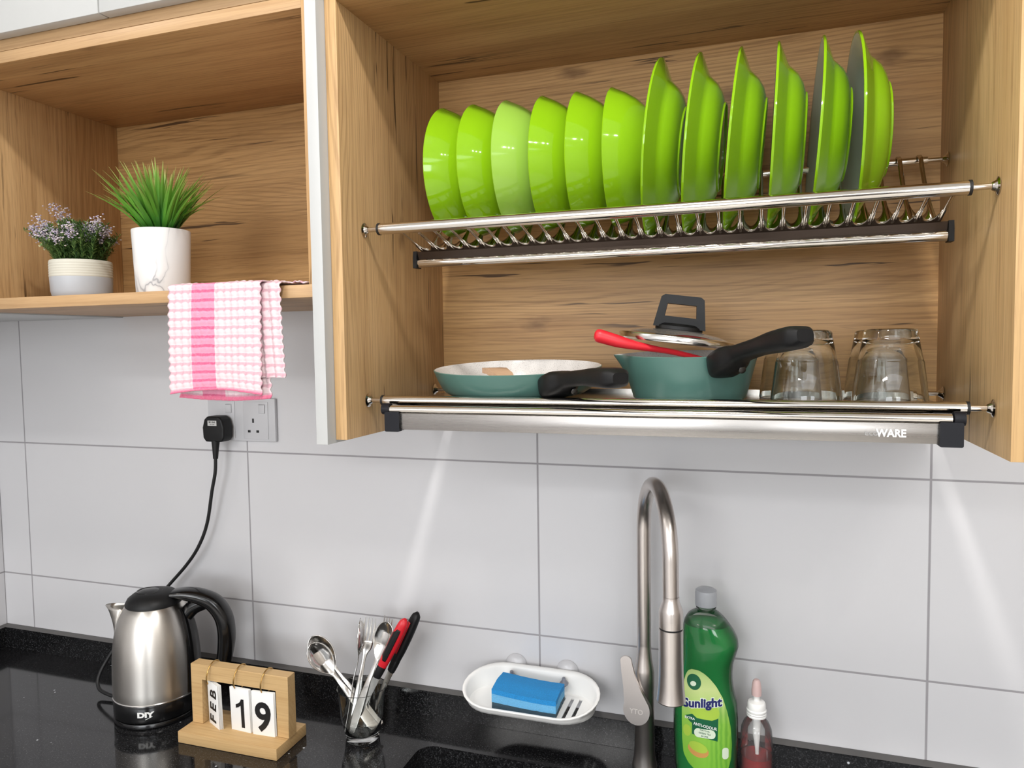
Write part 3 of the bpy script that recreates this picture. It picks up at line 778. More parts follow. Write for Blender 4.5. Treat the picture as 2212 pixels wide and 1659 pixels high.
for i in range(170):
    az = rnd.uniform(0, 2*PI); lean = 1.18*rnd.random()**0.75
    L = rnd.uniform(0.082, 0.118)*(1.0 + 0.10*lean); wd = rnd.uniform(0.0036, 0.0058)
    r0 = rnd.uniform(0.0, 0.026)*min(1, lean+0.3)
    base = Vector((r0*math.cos(az), r0*math.sin(az), 0.096))
    out = Vector((math.cos(az), math.sin(az), 0)); side = Vector((-math.sin(az), math.cos(az), 0))
    tone = rnd.uniform(0, 1); gg1 = mixc(lin((34, 100, 26)), lin((84, 150, 40)), tone)
    pts = []; N = 9; pos = base.copy(); ang = lean*0.62
    for s in range(N+1):
        t = s/N; wv = wd*min(1.0, 0.62+1.6*t)*(1-t**1.6)**0.9 + 0.00018
        dirv = out*math.sin(ang) + Vector((0, 0, 1))*math.cos(ang)
        nrm = dirv.cross(side)
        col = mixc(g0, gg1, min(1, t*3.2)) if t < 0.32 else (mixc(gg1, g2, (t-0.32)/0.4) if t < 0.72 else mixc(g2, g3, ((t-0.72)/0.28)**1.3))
        pts.append((pos - side*wv + nrm*wv*0.35, pos.copy(), pos + side*wv + nrm*wv*0.35, col))
        pos = pos + dirv*(L/N); ang += lean*0.055*rnd.uniform(0.6, 1.4)
    for p, q_ in zip(pts, pts[1:]):
        for u in (0, 1): faces.append(([p[u], p[u+1], q_[u+1], q_[u]], [p[3], p[3], q_[3], q_[3]]))
tinted_mesh('grass_blades', faces, LEAF, gp)

# -- flowering plant in a two-tone pot
fx, fy = 0.470, -0.245
fl = thing('potted_flowers', 'lilac flowering plant in a low grey and cream pot, left on the shelf', 'potted plant', (fx, fy, ZS))
potm = mat('grey_glazed_pot', (178, 182, 188), 0.4)
creamm = mat('cream_ribbed_clay', (206, 203, 190), 0.6)
b = new(); lathe(b, [(0, 0.0), (0.036, 0.0), (0.041, 0.0015), (0.0445, 0.006), (0.0462, 0.013), (0.0472, 0.034), (0.0472, 0.0365)], 64); part('pot', b, potm, fl, world=False)
b = new(); prof = [(0.0472, 0.0365)]
for i in range(6):
    z = 0.0365+i*0.0042; prof += [(0.0476, z+0.0008), (0.0477, z+0.0026), (0.0470, z+0.0038)]
prof += [(0.0472, 0.0630), (0.0462, 0.0642), (0.0446, 0.0632), (0.044, 0.056), (0, 0.056)]
lathe(b, prof, 64); part('pot_band', b, creamm, fl, world=False, label='ribbed cream upper band', angle=60)
b = new(); lathe(b, [(0.0438, 0.057), (0.03, 0.064), (0, 0.068)], 32); part('soil', b, SOIL, fl, world=False)
rnd = random.Random(5); leaf_f, stem_f, flo = [], [], []
d0, d1 = lin((56, 88, 42)), lin((130, 164, 92))
heads = []
def sprig(base, az, lean, L, flower):
    out = Vector((math.cos(az), math.sin(az), 0)); pos = Vector(base); ang = lean*0.5; N = 12
    path = []
    for s in range(N+1):
        path.append(pos.copy()); dirv = out*math.sin(ang)+Vector((0, 0, math.cos(ang))); pos = pos+dirv*(L/N); ang += lean*0.07
    side = Vector((-math.sin(az), math.cos(az), 0))
    for p, q_ in zip(path, path[1:]):
        stem_f.append(([p-side*0.0005, p+side*0.0005, q_+side*0.0004, q_-side*0.0004], [d0]*4))
    for s in range(1, N+1):
        if flower and s > N-4: continue
        for kk in range(6):
            a2 = rnd.uniform(0, 2*PI); p = path[s]
            ld_ = Vector((math.cos(a2)*0.9, math.sin(a2)*0.9, rnd.uniform(0.1, 0.9))).normalized(); l_ = rnd.uniform(0.008, 0.014)
            sd_ = ld_.cross(Vector((0, 0, 1))).normalized()*rnd.uniform(0.0007, 0.0011)
            cc_ = mixc(d0, d1, rnd.random()**1.3)
            leaf_f.append(([p, p+ld_*l_*0.5-sd_, p+ld_*l_, p+ld_*l_*0.5+sd_], [cc_]*4))
    if flower:
        for s in range(N-4, N+1):
            for kk in range(17): heads.append((path[s] + Vector((rnd.gauss(0, 0.0052), rnd.gauss(0, 0.0052), rnd.gauss(0.001, 0.0032))), flower))
for i in range(230):
    az = rnd.uniform(0, 2*PI); r0 = rnd.uniform(0, 0.036)
    ln = rnd.uniform(0.1, 1.0)*(0.35+r0/0.05)
    sprig((r0*math.cos(az), r0*math.sin(az), 0.060), az, min(1.25, ln), rnd.uniform(0.036, 0.070), None)
lil = [lin((198, 188, 208)), lin((216, 206, 214)), lin((176, 166, 196)), lin((222, 212, 204)), lin((150, 140, 150))]
for i in range(34):
    az = rnd.uniform(0, 2*PI); r0 = rnd.uniform(0.005, 0.036)
    sprig((r0*math.cos(az), r0*math.sin(az), 0.060), az, rnd.uniform(0.15, 0.85), rnd.uniform(0.052, 0.074), 1)
cd = Vector((-0.72, -0.69, 0))            # a taller spike and a loose pale sprig at the left
sprig((-0.004, 0.0, 0.062), math.atan2(-0.69, -0.72), 0.42, 0.100, 1)
sprig((-0.012, 0.004, 0.062), math.atan2(-0.69, -0.72), 0.25, 0.092, 1)
for (p, f) in heads:
    r = rnd.uniform(0.0009, 0.0017); cc_ = rnd.choice(lil)
    t = bmesh.new(); bmesh.ops.create_icosphere(t, subdivisions=1, radius=r)
    for fc in t.faces: flo.append(([p+Vector((v_.co.x*1.2, v_.co.y*1.2, v_.co.z*0.8)) for v_ in fc.verts], [cc_]*3))
    t.free()
for i in range(9):                           # pale buds at the far left
    p = Vector((-0.060-0.0016*i+rnd.gauss(0, .002), -0.012+rnd.gauss(0, .004), 0.092+rnd.gauss(0, 0.004))); t = bmesh.new(); bmesh.ops.create_icosphere(t, subdivisions=1, radius=0.0018)
    for fc in t.faces: flo.append(([p+v_.co for v_ in fc.verts], [lin((214, 206, 160))]*3))
    t.free()
stem_f.append(([Vector((-0.02, 0, 0.062)), Vector((-0.0205, 0, 0.0635)), Vector((-0.066, -0.013, 0.0925)), Vector((-0.066, -0.013, 0.0915))], [lin((150, 150, 90))]*4))
tinted_mesh('foliage', leaf_f, SPRIG, fl, smooth=False)
tinted_mesh('stems', stem_f, SPRIG, fl, smooth=False)
tinted_mesh('flower_heads', flo, PETAL, fl, smooth=True)

# ---------------------------------------------------------------- checked towel over the shelf edge
tw = thing('towel', 'pink and white checked cotton towel hanging over the open shelf edge', 'towel', (0.85, -0.34, ZS))
towm = mat('checked_cotton', (245, 225, 228), 0.9, sub=0.0); k = NT(towm)
uvn = k.n('ShaderNodeUVMap'); sp_ = k.n('ShaderNodeSeparateXYZ'); k.link(uvn.outputs[0], sp_.inputs[0])
U, V = sp_.outputs[0], sp_.outputs[1]
fv = k.math('FRACT', k.math('DIVIDE', V, 0.0128)); fu = k.math('FRACT', k.math('DIVIDE', U, 0.0118))
wig = k.math('MULTIPLY', k.noise(k.scale(uvn.outputs[0], (140, 60, 1)), 1.0, 2), 0.22)
fv = k.math('ADD', fv, k.math('SUBTRACT', wig, 0.11))
puf = k.math('ABSOLUTE', k.math('SINE', k.math('MULTIPLY', U, PI/0.0118)))
fv2 = k.math('ADD', fv, k.math('MULTIPLY', puf, 0.16))
rowl = k.math('MULTIPLY', k.smooth(fv, -0.02, 0.12), k.smooth(fv2, 0.60, 0.42))
coll = k.math('MULTIPLY', k.smooth(fu, 0.0, 0.10), k.smooth(fu, 0.30, 0.18))
thr = k.noise(k.scale(uvn.outputs[0], (260, 900, 1)), 1.0, 2, 0.6)
stripe = k.math('MULTIPLY', k.smooth(U, 0.0395, 0.0405), k.smooth(U, 0.0785, 0.0775))
c1 = k.mix(k.math('MULTIPLY', rowl, k.math('MULTIPLY_ADD', coll, 0.35, 0.62)), lin((224, 204, 207)), lin((182, 122, 140)))
c1 = k.mix(k.math('MULTIPLY', coll, 0.38), c1, lin((220, 180, 190)))
c2 = k.mix(k.math('MULTIPLY', k.smooth(fv, -0.02, 0.12), k.smooth(fv, 0.46, 0.30)), lin((222, 146, 172)), lin((198, 84, 124)))
col = k.mix(stripe, c1, c2)
hem = k.smooth(V, 0.1555, 0.158)
col = k.mix(hem, col, lin((218, 108, 140)))
col = k.mix(k.math('MULTIPLY', k.smooth(thr, 0.45, 0.8), 0.18), col, lin((240, 226, 226)))
k.link(col, k.b.inputs['Base Color']); k.bump(thr, 0.25, 0.0008); setin(k.b, 'Sheen Weight', 0.2)
YE = YF-0.0006
def puck(u, v):
    return 0.0019*abs(math.sin(PI*v/0.0128))*(0.7+0.3*math.sin(2*PI*u/0.0118+1)) + 0.0006*math.sin(2*PI*u/0.0118)
def drape(x0, x1, xs, drop, lift, back, bow, ph, uoff=0.0, y_extra=0.0, nu=64, nv=120, hem_lift=0.0):
    """sheet over the shelf edge: lies back on the board, rounds the edge, hangs down"""
    path_r = 0.006
    def f(u, v):
        s = v*(back+drop) - back                     # <0 on the board, >0 hanging
        x = x0+(x1-x0)*u
        wob = 0.0022*math.sin(7*u+ph)*min(1, max(0, s)/0.06) + 0.0012*math.sin(17*u+2*ph)*min(1, max(0, s)/0.05)
        if s < 0: y = YE-0.002-s-path_r*0.4; z = ZS+0.0022+lift + 0.0010*math.sin(11*u+ph)
        else:
            a = min(PI/2, s/path_r*0.9); rest = max(0, s-path_r*PI/2/0.9*1.0)
            y = YE-0.004-path_r*math.sin(a)*0.8 - bow*math.sin(PI*min(1, rest/drop))*math.sin(PI*u) - y_extra; z = ZS+0.0022+lift-(path_r*(1-math.cos(a))) - rest
        k_ = puck(u*(x1-x0), s)
        if s >= 0:
            z += hem_lift*math.sin(PI*u)*max(0, s/drop)**4
            y -= k_ + wob; x += xs*s/drop + 0.0014*math.sin(s/0.0128*PI*2)*(1 if u > 0.97 or u < 0.03 else 0)
        else: z += k_
        return (x, y, z)
    b = new(); grid(b, nu, nv, f, uv=lambda u, v: (uoff+u*(x1-x0), max(0.0, v*(back+drop)-back) if True else 0))
    return b
b = drape(0.7665, 0.9215, -0.0035, 0.160, 0.0035, 0.085, 0.003, 0.4, y_extra=0.013, hem_lift=0.0065)
part('front_fold', b, towm, tw, solid=0.0016, angle=80)
b = drape(0.7685, 0.9255, -0.001, 0.162, 0.0, 0.10, 0.0, 2.1, uoff=0.001, nv=100, hem_lift=-0.004)
part('back_fold', b, towm, tw, solid=0.0016, angle=80)
b = drape(0.903, 0.9445, 0.006, 0.135, 0.0018, 0.09, 0.002, 1.0, uoff=0.105, y_extra=0.0035, nu=30)
part('side_fold', b, towm, tw, solid=0.0016, angle=80)
def tail(u, v):
    x = 0.915 + 0.063*u; y = YE+0.004+0.05*v + 0.004*math.sin(5*u)
    z = ZS+0.0026 + 0.0055*math.sin(PI*min(1, u*1.1))*(1-v)**1.5*(0.6+0.4*math.sin(9*u)) + 0.0007*math.sin(40*u)
    return (x, y, z)
b = new(); grid(b, 40, 24, tail, uv=lambda u, v: (0.12+0.05*v, u*0.063)); part('trailing_end', b, towm, tw, solid=0.0016, angle=80)

# ---------------------------------------------------------------- double socket with plug
so = thing('wall_socket', 'white double switched wall socket above the kettle', 'socket', (0.594, 0, 1.365))
SW = mat('socket_plastic', (200, 200, 203), 0.35)
b = new(); box(b, 0.5145, 0.6735, -0.0085, -0.0004, 1.3225, 1.4070, 0.002); part('faceplate', b, SW, so)
for x0 in (0.522, 0.600):
    b = new(); box(b, x0, x0+0.058, -0.0098, -0.0086, 1.3275, 1.4005, 0.0006); md_ = part('module', b, SW, so)
    b = new(); box(b, x0+0.038, x0+0.0515, -0.0122, -0.0099, 1.3780, 1.3960, 0.001); sw_ = part('switch', b, SW, md_)
    b = new(); box(b, x0+0.039, x0+0.0505, -0.0125, -0.0123, 1.3945, 1.3952); part('switch_mark', b, mat('grey_print', (120, 120, 126), 0.5), md_)
    b = new(); 
    for (ex, ez, w_, h_) in ((0.0235, 1.3635, 0.0040, 0.0085), (0.0138, 1.3425, 0.0062, 0.0048), (0.0336, 1.3425, 0.0062, 0.0048)):
        box(b, x0+ex-w_/2, x0+ex+w_/2, -0.01005, -0.0099, ez-h_/2, ez+h_/2)
    part('pin_holes', b, RUBBER, md_)

# ---------------------------------------------------------------- kettle base with cord and plug
KX, KY = 0.496, -0.146
kb = thing('kettle_dock', 'black kettle power dock with a cord running up to the wall plug', 'kettle dock', (KX, KY, ZC))
b = new(); lathe(b, [(0, 0.0004), (0.070, 0.0004), (0.0742, 0.002), (0.0745, 0.006), (0.0728, 0.0092), (0, 0.0095)], 72); part('base', b, BLACKGLOSS, kb, world=False)
b = new()
cord = spline([(0.5535, -0.0365, 1.2920), (0.549, -0.034, 1.262), (0.537, -0.031, 1.224), (0.518, -0.026, 1.158), (0.495, -0.0255, 1.110), (0.463, -0.0255, 1.069), (0.415, -0.029, 1.020), (0.385, -0.042, 0.983), (0.357, -0.068, 0.945), (0.338, -0.098, 0.905), (0.3285, -0.122, 0.868), (0.336, -0.134, 0.8465), (0.365, -0.1395, 0.8385), (0.428, -0.143, 0.8355)], 8)
tube(b, cord, 0.0033, 12); part('cord', b, RUBBER, kb, angle=70)
b = new(); 
body = [(-0.020, -0.024), (0.020, -0.024), (0.0265, -0.016), (0.0275, 0.004), (0.0225, 0.020), (0.014, 0.0265), (-0.014, 0.0265), (-0.0225, 0.020), (-0.0275, 0.004), (-0.0265, -0.016)]
t = bmesh.new(); poly_prism(t, [(0.5535+x*0.93, 1.3475+z) for x, z in body], -0.0415, -0.0135); bmesh.ops.bevel(t, geom=list(t.edges), offset=0.004, segments=3, affect='EDGES', profile=0.6); join(b, t)
pl_ = part('plug', b, BLACK, kb, angle=60)
b = new(); tube(b, [(0.5535, -0.0345, 1.326), (0.5535, -0.0355, 1.310), (0.5535, -0.0365, 1.290)], [(0.0085, 0.0075), (0.0065, 0.006), (0.0048, 0.0045)], 16); part('cord_grip', b, BLACK, pl_)
b = new(); box(b, 0.542, 0.5630, -0.04185, -0.0416, 1.3555, 1.3655); lb_ = part('rating_label', b, mat('silver_sticker', (196, 196, 194), 0.4), pl_)
b = text_bm('BS 1363', 0.0046, 0.0001, 0.0001); warp(b, lambda x, y, z: (0.5525+x, -0.0420-z, 1.3622+y)); join_ = text_bm('13A 250V', 0.0030, 0, 0.0001); warp(join_, lambda x, y, z: (0.5525+x, -0.0420-z, 1.3580+y)); join(b, join_)
part('lettering', b, PRINT_BLACK, pl_)

# ---------------------------------------------------------------- kettle
ke = thing('kettle', 'brushed steel electric kettle with black lid, handle and bottom band', 'kettle', (KX, KY, ZC+0.0096))
HA = math.radians(20)
prof = [(0.0735, 0.0335), (0.0742, 0.036), (0.0743, 0.052), (0.0742, 0.075), (0.0735, 0.098), (0.0722, 0.118), (0.0698, 0.138), (0.0664, 0.155), (0.0618, 0.171), (0.0555, 0.186), (0.0495, 0.1955), (0.0465, 0.197)]
def krad(z): return interp([(h_, r_) for r_, h_ in prof[1:-1]], z)[0]
b = new(); lathe(b, prof, 96); part('body', b, KETTLE_STEEL, ke, world=False, angle=60)
b = new(); lathe(b, [(0, 0.0005), (0.0720, 0.0005), (0.0736, 0.002), (0.0742, 0.006), (0.0744, 0.031), (0.0735, 0.033), (0, 0.0333)], 96); part('bottom_band', b, BLACKGLOSS, ke, world=False)
b = new(); lathe(b, [(0.0740, 0.0322), (0.0752, 0.0330), (0.0753, 0.0344), (0.0742, 0.0356)], 96); part('trim_ring', b, POLISHED, ke, world=False, label='bright steel trim ring')
b = new(); lathe(b, [(0.0475, 0.1955), (0.0490, 0.1975), (0.0488, 0.2005), (0.0445, 0.2085), (0.036, 0.2150), (0.024, 0.2190), (0, 0.2205)], 64)
lid = part('lid', b, BLACK, ke, world=False)
b = new(); lathe(b, [(0, 0.2217), (0.011, 0.2212), (0.0165, 0.2192), (0.0185, 0.2185), (0.0195, 0.2194), (0.0205, 0.2196), (0.0215, 0.2184)], 40, c=(-0.006, -0.003, 0), sx=1.15)
part('lid_button', b, BLACKGLOSS, lid, world=False)
ca, sa = math.cos(HA), math.sin(HA)
def KH(r, z, s=0.0): return Vector((r*ca - s*sa, r*sa + s*ca, z))
pts = spline([KH(0.036, 0.2125), KH(0.060, 0.2115), KH(0.086, 0.2055), KH(0.110, 0.193), KH(0.1265, 0.168), KH(0.1315, 0.138), KH(0.1295, 0.108), KH(0.1235, 0.080), KH(0.117, 0.064)], 6)
n = len(pts); tb = [(0, 0.019, 0.007), (0.2, 0.0190, 0.0125), (0.4, 0.0185, 0.0155), (0.7, 0.0175, 0.0150), (0.92, 0.0145, 0.0125), (1.0, 0.0095, 0.008)]
b = new(); tube(b, pts, [interp(tb, i/(n-1)) for i in range(n)], 24, sq=0.8, upref=(0, 0, 1)); part('handle', b, BLACKGLOSS, ke, world=False, angle=60)
def mount_strip(half, z0, z1, off, inner=0.0):
    b = new()
    def f(u, v):
        z = z0+(z1-z0)*v; r = krad(z)+off*min(1, 4*u, 4*(1-u))**0.5*(1.0); a = HA + half*(2*u-1)*(1.0-0.25*v)
        return (r*math.cos(a), r*math.sin(a), z)
    grid(b, 14, 30, f); return b
part('handle_mount', mount_strip(math.radians(24), 0.037, 0.188, 0.004), BLACKGLOSS, ke, world=False)
b = new(); ptsm = [KH(0.058, 0.172), KH(0.072, 0.186), KH(0.092, 0.195)]
tube(b, spline(ptsm, 4), [(0.013, 0.014)]*9, 20); part('handle_bracket', b, BLACKGLOSS, ke, world=False)
b = new()
def KS(r, z, s): return Vector((-r*ca - s*sa, -r*sa + s*ca, z))
secs = [(0.0725, 0.100, 0.004, 0.072, 0.108), (0.0710, 0.128, 0.011, 0.070, 0.134), (0.0715, 0.150, 0.017, 0.064, 0.155), (0.0765, 0.170, 0.0185, 0.058, 0.172), (0.0835, 0.187, 0.0165, 0.052, 0.186), (0.0885, 0.1945, 0.0150, 0.050, 0.1895)]
rg = []
for ro, zo, hw, ri, zi in secs:
    ring = []
    for i in range(13):
        a = PI*i/12; ring.append(b.verts.new(KS(ri+(ro-ri)*math.sin(a), zi+(zo-zi)*math.sin(a), hw*math.cos(a))))
    rg.append(ring)
for p, q_ in zip(rg, rg[1:]):
    for i in range(12): b.faces.new((p[i], p[i+1], q_[i+1], q_[i]))
part('spout', b, KETTLE_STEEL, ke, world=False, solid=0.0012)
LA = math.radians(-62)
def on_band(x, y, z):
    a = LA + x/0.0746; r = 0.0746+z; return (r*math.cos(a), r*math.sin(a), 0.018+y)
b = text_bm('DIY', 0.0125, 0.0007, 0.00015); warp(b, lambda x, y, z: on_band(x*1.35, y, z))
t = text_bm('Espresso', 0.0045, 0.0001, 0.00015, shear=0.3) if False else None
part('lettering', b, PRINT_WHITE, ke, world=False)
b = new(); tube(b, [on_band(0.000+0.0015*i, -0.0082+0.0006*i, 0.0001) for i in range(9)], [0.0004]*9, 6); part('logo_stroke', b, PRINT_WHITE, ke, world=False)

# ---------------------------------------------------------------- flip calendar
ca_ = thing('flip_calendar', 'small wooden flip calendar showing FEB 19 on the worktop', 'calendar', (0.7155, -0.183, ZC), (0, 0, 0.012))
b = new(); box(b, -0.0995, 0.0995, -0.0425, 0.0425, 0.0004, 0.0205, 0.0012); part('base', b, BAMBOO, ca_, world=False)
b = new()
out_ = [(-0.0965, 0.0207), (0.1005, 0.0207), (0.1005, 0.1265), (-0.0965, 0.1265)]; FZ0 = 0.0207
fy0, fy1 = -0.010, 0.0115
t = bmesh.new(); poly_prism(t, [(-0.0965, 0.0207), (-0.0965, 0.1265), (0.1015, 0.1265), (0.1015, 0.0207), (0.0785, 0.0207), (0.0785, 0.1010), (-0.0735, 0.1010), (-0.0735, 0.0207)], fy0, fy1)
bmesh.ops.bevel(t, geom=list(t.edges), offset=0.0008, segments=1, affect='EDGES'); join(b, t)
part('frame', b, BAMBOO, ca_, world=False)
def ringw(x):
    b = new(); cyz = (0.0005, 0.1115); ra, rb = 0.0195, 0.0215
    pts = [(x+0.002*math.sin(a), cyz[0]-ra*math.cos(a)*0.95, cyz[1]+rb*math.sin(a)-0.0015) for a in [PI*2*i/40-0.7 for i in range(38)]]
    tube(b, pts, 0.0011, 8); part('ring', b, BRASS, ca_, world=False)
for x in (-0.056, -0.0005, 0.054): ringw(x)
def numeral_one():
    t = bmesh.new(); poly_prism(t, [(0.0022, -0.0235), (0.0088, -0.0235), (0.0088, 0.0245), (0.0036, 0.0245), (0.0006, 0.0195), (-0.0035, 0.0165), (-0.0085, 0.0145), (-0.0085, 0.0085), (-0.0030, 0.0102), (0.0022, 0.0138)], -0.0003, 0.0003, 'XY'); bmesh.ops.recalc_face_normals(t, faces=list(t.faces)); t.normal_update(); bmesh.ops.triangulate(t, faces=list(t.faces)); return t
def card_stack(xc, w_, zt, h_, yaw, tilt, ncard, yb, texts, rot90=False):
    """cards hanging from a ring: front card with print, more behind"""
    M = Matrix.Translation((xc, yb, zt)) @ Matrix.Rotation(yaw, 4, 'Z') @ Matrix.Rotation(tilt, 4, 'X')
    for i in range(ncard-1, -1, -1):
        b = new(); dy = i*0.0016; a = i*0.012
        Mi = M @ Matrix.Rotation(a, 4, 'Z')
        box(b, -w_/2+i*0.0006, w_/2+i*0.0006, dy, dy+0.0006, -h_, 0, 0.0002); bmesh.ops.transform(b, matrix=Mi, verts=list(b.verts))
        if i == 0:
            front = part('card', b, PAPER, ca_, world=False)
        else: part('card', b, PAPER, ca_, world=False)
    t = text_bm(*texts) if texts[0] != '1' else numeral_one()
    if rot90: warp(t, lambda x, y, z: (-y*1.25+0.001+0.12*x, -0.0004-z, -h_*0.5+x*1.12-0.002))
    else: warp(t, lambda x, y, z: (x*0.98, -0.0004-z, -h_*0.56+y*1.05))
    bmesh.ops.transform(t, matrix=M, verts=list(t.verts))
    part('lettering', t, PRINT_BLACK, front, world=False)
card_stack(-0.0500, 0.040, 0.0985, 0.080, -0.46, 0.02, 4, -0.012, ('F E B', 0.026, 0.0004), True)
card_stack(0.0065, 0.041, 0.0970, 0.080, -0.06, 0.03, 3, -0.0135, ('1', 0.066, 0.0016))
card_stack(0.0535, 0.043, 0.0970, 0.083, 0.03, 0.02, 3, -0.0140, ('9', 0.066, 0.0016))
# ---------------------------------------------------------------- tumbler with cutlery on the worktop
TX, TYY = 0.914, -0.119
dup(GLASS_ONE, (TX, TYY, ZC+0.0004), (0, 0, 0.4), 'clear glass on the worktop holding the cutlery')
for o in C.objects:
    if o.get('label') == 'clear glass on the worktop holding the cutlery': o['group'] = 'clear drinking glasses'
def pose(o, p0, p1, face):
    """local +Z runs p0 -> p1, local -Y looks towards 'face'"""
    z = (Vector(p1)-Vector(p0)).normalized(); y = -Vector(face); y = (y - z*y.dot(z)).normalized(); x = y.cross(z)
    M = Matrix((x, y, z)).transposed().to_4x4(); M.translation = Vector(p0)
    o.location = Vector(p0); o.rotation_euler = M.to_euler()
def spoon(label, p0, p1, face, wb=0.0195, group='steel spoons in the glass', L=None):
    L = (Vector(p1)-Vector(p0)).length
    t = thing('spoon', label, 'spoon', group=group); pose(t, p0, p1, face)
    tab = [(0, 0.0070, 0), (0.02, 0.0085, 0), (0.2, 0.0078, 0.0005), (0.45, 0.0045, 0.001), (0.60, 0.0030, 0.004), (0.655, 0.0040, 0.0045), (0.70, 0.0100, 0.004), (0.76, 0.0160, 0.0025), (0.84, wb, 0.0005), (0.90, wb*0.93, -0.0005), (0.95, wb*0.72, -0.001), (0.985, wb*0.4, -0.0012), (1.0, wb*0.05, -0.0013)]
    def f(u, v):
        w_, y0 = sinterp(tab, v); s = 2*u-1
        dep = 0.0095*max(0, min(1, (v-0.655)/0.12))*max(0, min(1, (1.0-v)/0.10))**0.6
        return (w_*s, y0*1.0 + dep*(1-s*s) - 0.0006*(1-s*s), v*L)
    b = new(); grid(b, 16, 110, f); part('spoon_body', b, POLISHED, t, world=False, solid=0.0012, angle=70)
    return t
def fork(label, p0, p1, face):
    L = (Vector(p1)-Vector(p0)).length
    t = thing('fork', label, 'fork', group='steel forks in the glass'); pose(t, p0, p1, face)
    tab = [(0, 0.0070, 0), (0.02, 0.0082, 0), (0.2, 0.0075, 0.0005), (0.45, 0.0042, 0.001), (0.62, 0.0030, 0.003), (0.68, 0.0050, 0.004), (0.72, 0.0095, 0.0050), (0.76, 0.0108, 0.0052), (0.79, 0.0110, 0.0050)]
    def f(u, v):
        v = v*0.79; w_, y0 = sinterp(tab, v); s = 2*u-1; return (w_*s, y0 - 0.0006*(1-s*s), v*L)
    b = new(); grid(b, 8, 50, f); part('fork_body', b, POLISHED, t, world=False, solid=0.0014, angle=70)
    for i in range(4):
        x = -0.0093+i*0.0062; b = new()
        tube(b, [(x, 0.005, 0.785*L), (x*0.98, 0.0052, 0.85*L), (x*0.97, 0.0042, 0.92*L), (x*0.97, 0.0015, 1.0*L)], [(0.0016, 0.0008), (0.0015, 0.0008), (0.0013, 0.0007), (0.0006, 0.0004)], 8, sq=0.6)
        part('tine', b, POLISHED, t, world=False)
    return t
cv = Vector((0.64, -1.08, 0.5)).normalized()
spoon('bright steel spoon leaning left, front one of the pair, in the worktop glass', (0.937, -0.112, 0.8460), (0.8270, -0.138, 0.9925), (0.55, -0.95, 0.55))
spoon('steel spoon nested behind the left-leaning front spoon in the glass', (0.9395, -0.1035, 0.8465), (0.8185, -0.1235, 0.9985), (0.5, -0.95, 0.6))
spoon('upright steel spoon beside the forks, seen nearly from its side', (0.8925, -0.1365, 0.8470), (0.9060, -0.100, 1.0330), (-0.95, -0.35, 0.1), 0.0175)
fork('steel fork standing in the middle of the worktop glass', (0.8985, -0.1290, 0.8465), (0.9225, -0.0965, 1.0345), (0.35, -0.95, 0.2))
fork('steel fork behind the large upright spoon in the worktop glass', (0.9035, -0.1080, 0.8465), (0.9500, -0.0850, 1.0340), (-0.25, -0.95, 0.2))
spoon('steel spoon at the right of the forks, by the red-handled knives', (0.9010, -0.1385, 0.8470), (0.9620, -0.1050, 1.0345), (-0.1, -0.98, 0.2), 0.0205)
HRED = mat('knife_handle_red', (200, 30, 42), 0.35)
def knife(label, p0, p1, face, main=None, inlay=True):
    L = (Vector(p1)-Vector(p0)).length
    t = thing('kitchen_knife', label, 'knife', group='red and black handled knives'); pose(t, p0, p1, face)
    b = new(); z1 = 0.50*L
    t_ = bmesh.new(); poly_prism(t_, [(-0.0015, 0.0), (0.002, 0.008), (0.0058, 0.035), (0.0062, z1), (-0.0055, z1), (-0.0058, 0.03)], -0.0007, 0.0007); join(b, t_)
    part('blade', b, POLISHED, t, world=False)
    b = new(); tube(b, [(0, 0, z1-0.006), (0, 0, z1+0.004), (0, 0, z1+0.016), (0, 0, z1+0.019)], [(0.0068, 0.0050), (0.0076, 0.0060), (0.0080, 0.0064), (0.0072, 0.0056)], 20, sq=0.75); part('collar', b, BLACK, t, world=False)
    tb = [(0, 0.0078, 0.0062), (0.25, 0.0094, 0.0076), (0.55, 0.0098, 0.0080), (0.85, 0.0086, 0.0072), (0.96, 0.0066, 0.0054), (1, 0.0026, 0.002)]
    zs = [z1+0.017+(L-z1-0.017)*i/16 for i in range(17)]
    b = new(); tube(b, [(0, 0, z) for z in zs], [sinterp(tb, i/16) for i in range(17)], 24, sq=0.75); hd = part('handle', b, main or HRED, t, world=False, label='red handle' if not main else None, angle=60)
    b = new()
    def f(u, v):
        zz = z1+0.030+(L-z1-0.050)*v; fr = (zz-z1-0.017)/(L-z1-0.017); w_, h_ = sinterp(tb, fr); s = (u-0.0)
        e = min(1, 8*v, 8*(1-v)); return ((w_*(0.22-1.16*u)*(0.75+0.25*e)), -(h_*(1-max(0, u-0.35)**3.0*2.6)+0.0007), zz)
    grid(b, 8, 24, f); part('grip_inlay', b, BLACK if not main else HRED, t, world=False, label='black grip inlay' if not main else 'red grip inlay', solid=0.0008)
    return t
knife('kitchen knife with red and black handle, the nearer of the two in the glass', (0.8945, -0.1235, 0.8465), (0.9965, -0.1090, 1.0455), (0.35, -0.93, 0.1))
knife('kitchen knife with red and black handle, the one mostly hidden behind', (0.9115, -0.0985, 0.8465), (1.0085, -0.0860, 1.0495), (-0.4, -0.9, 0.1), main=BLACK)

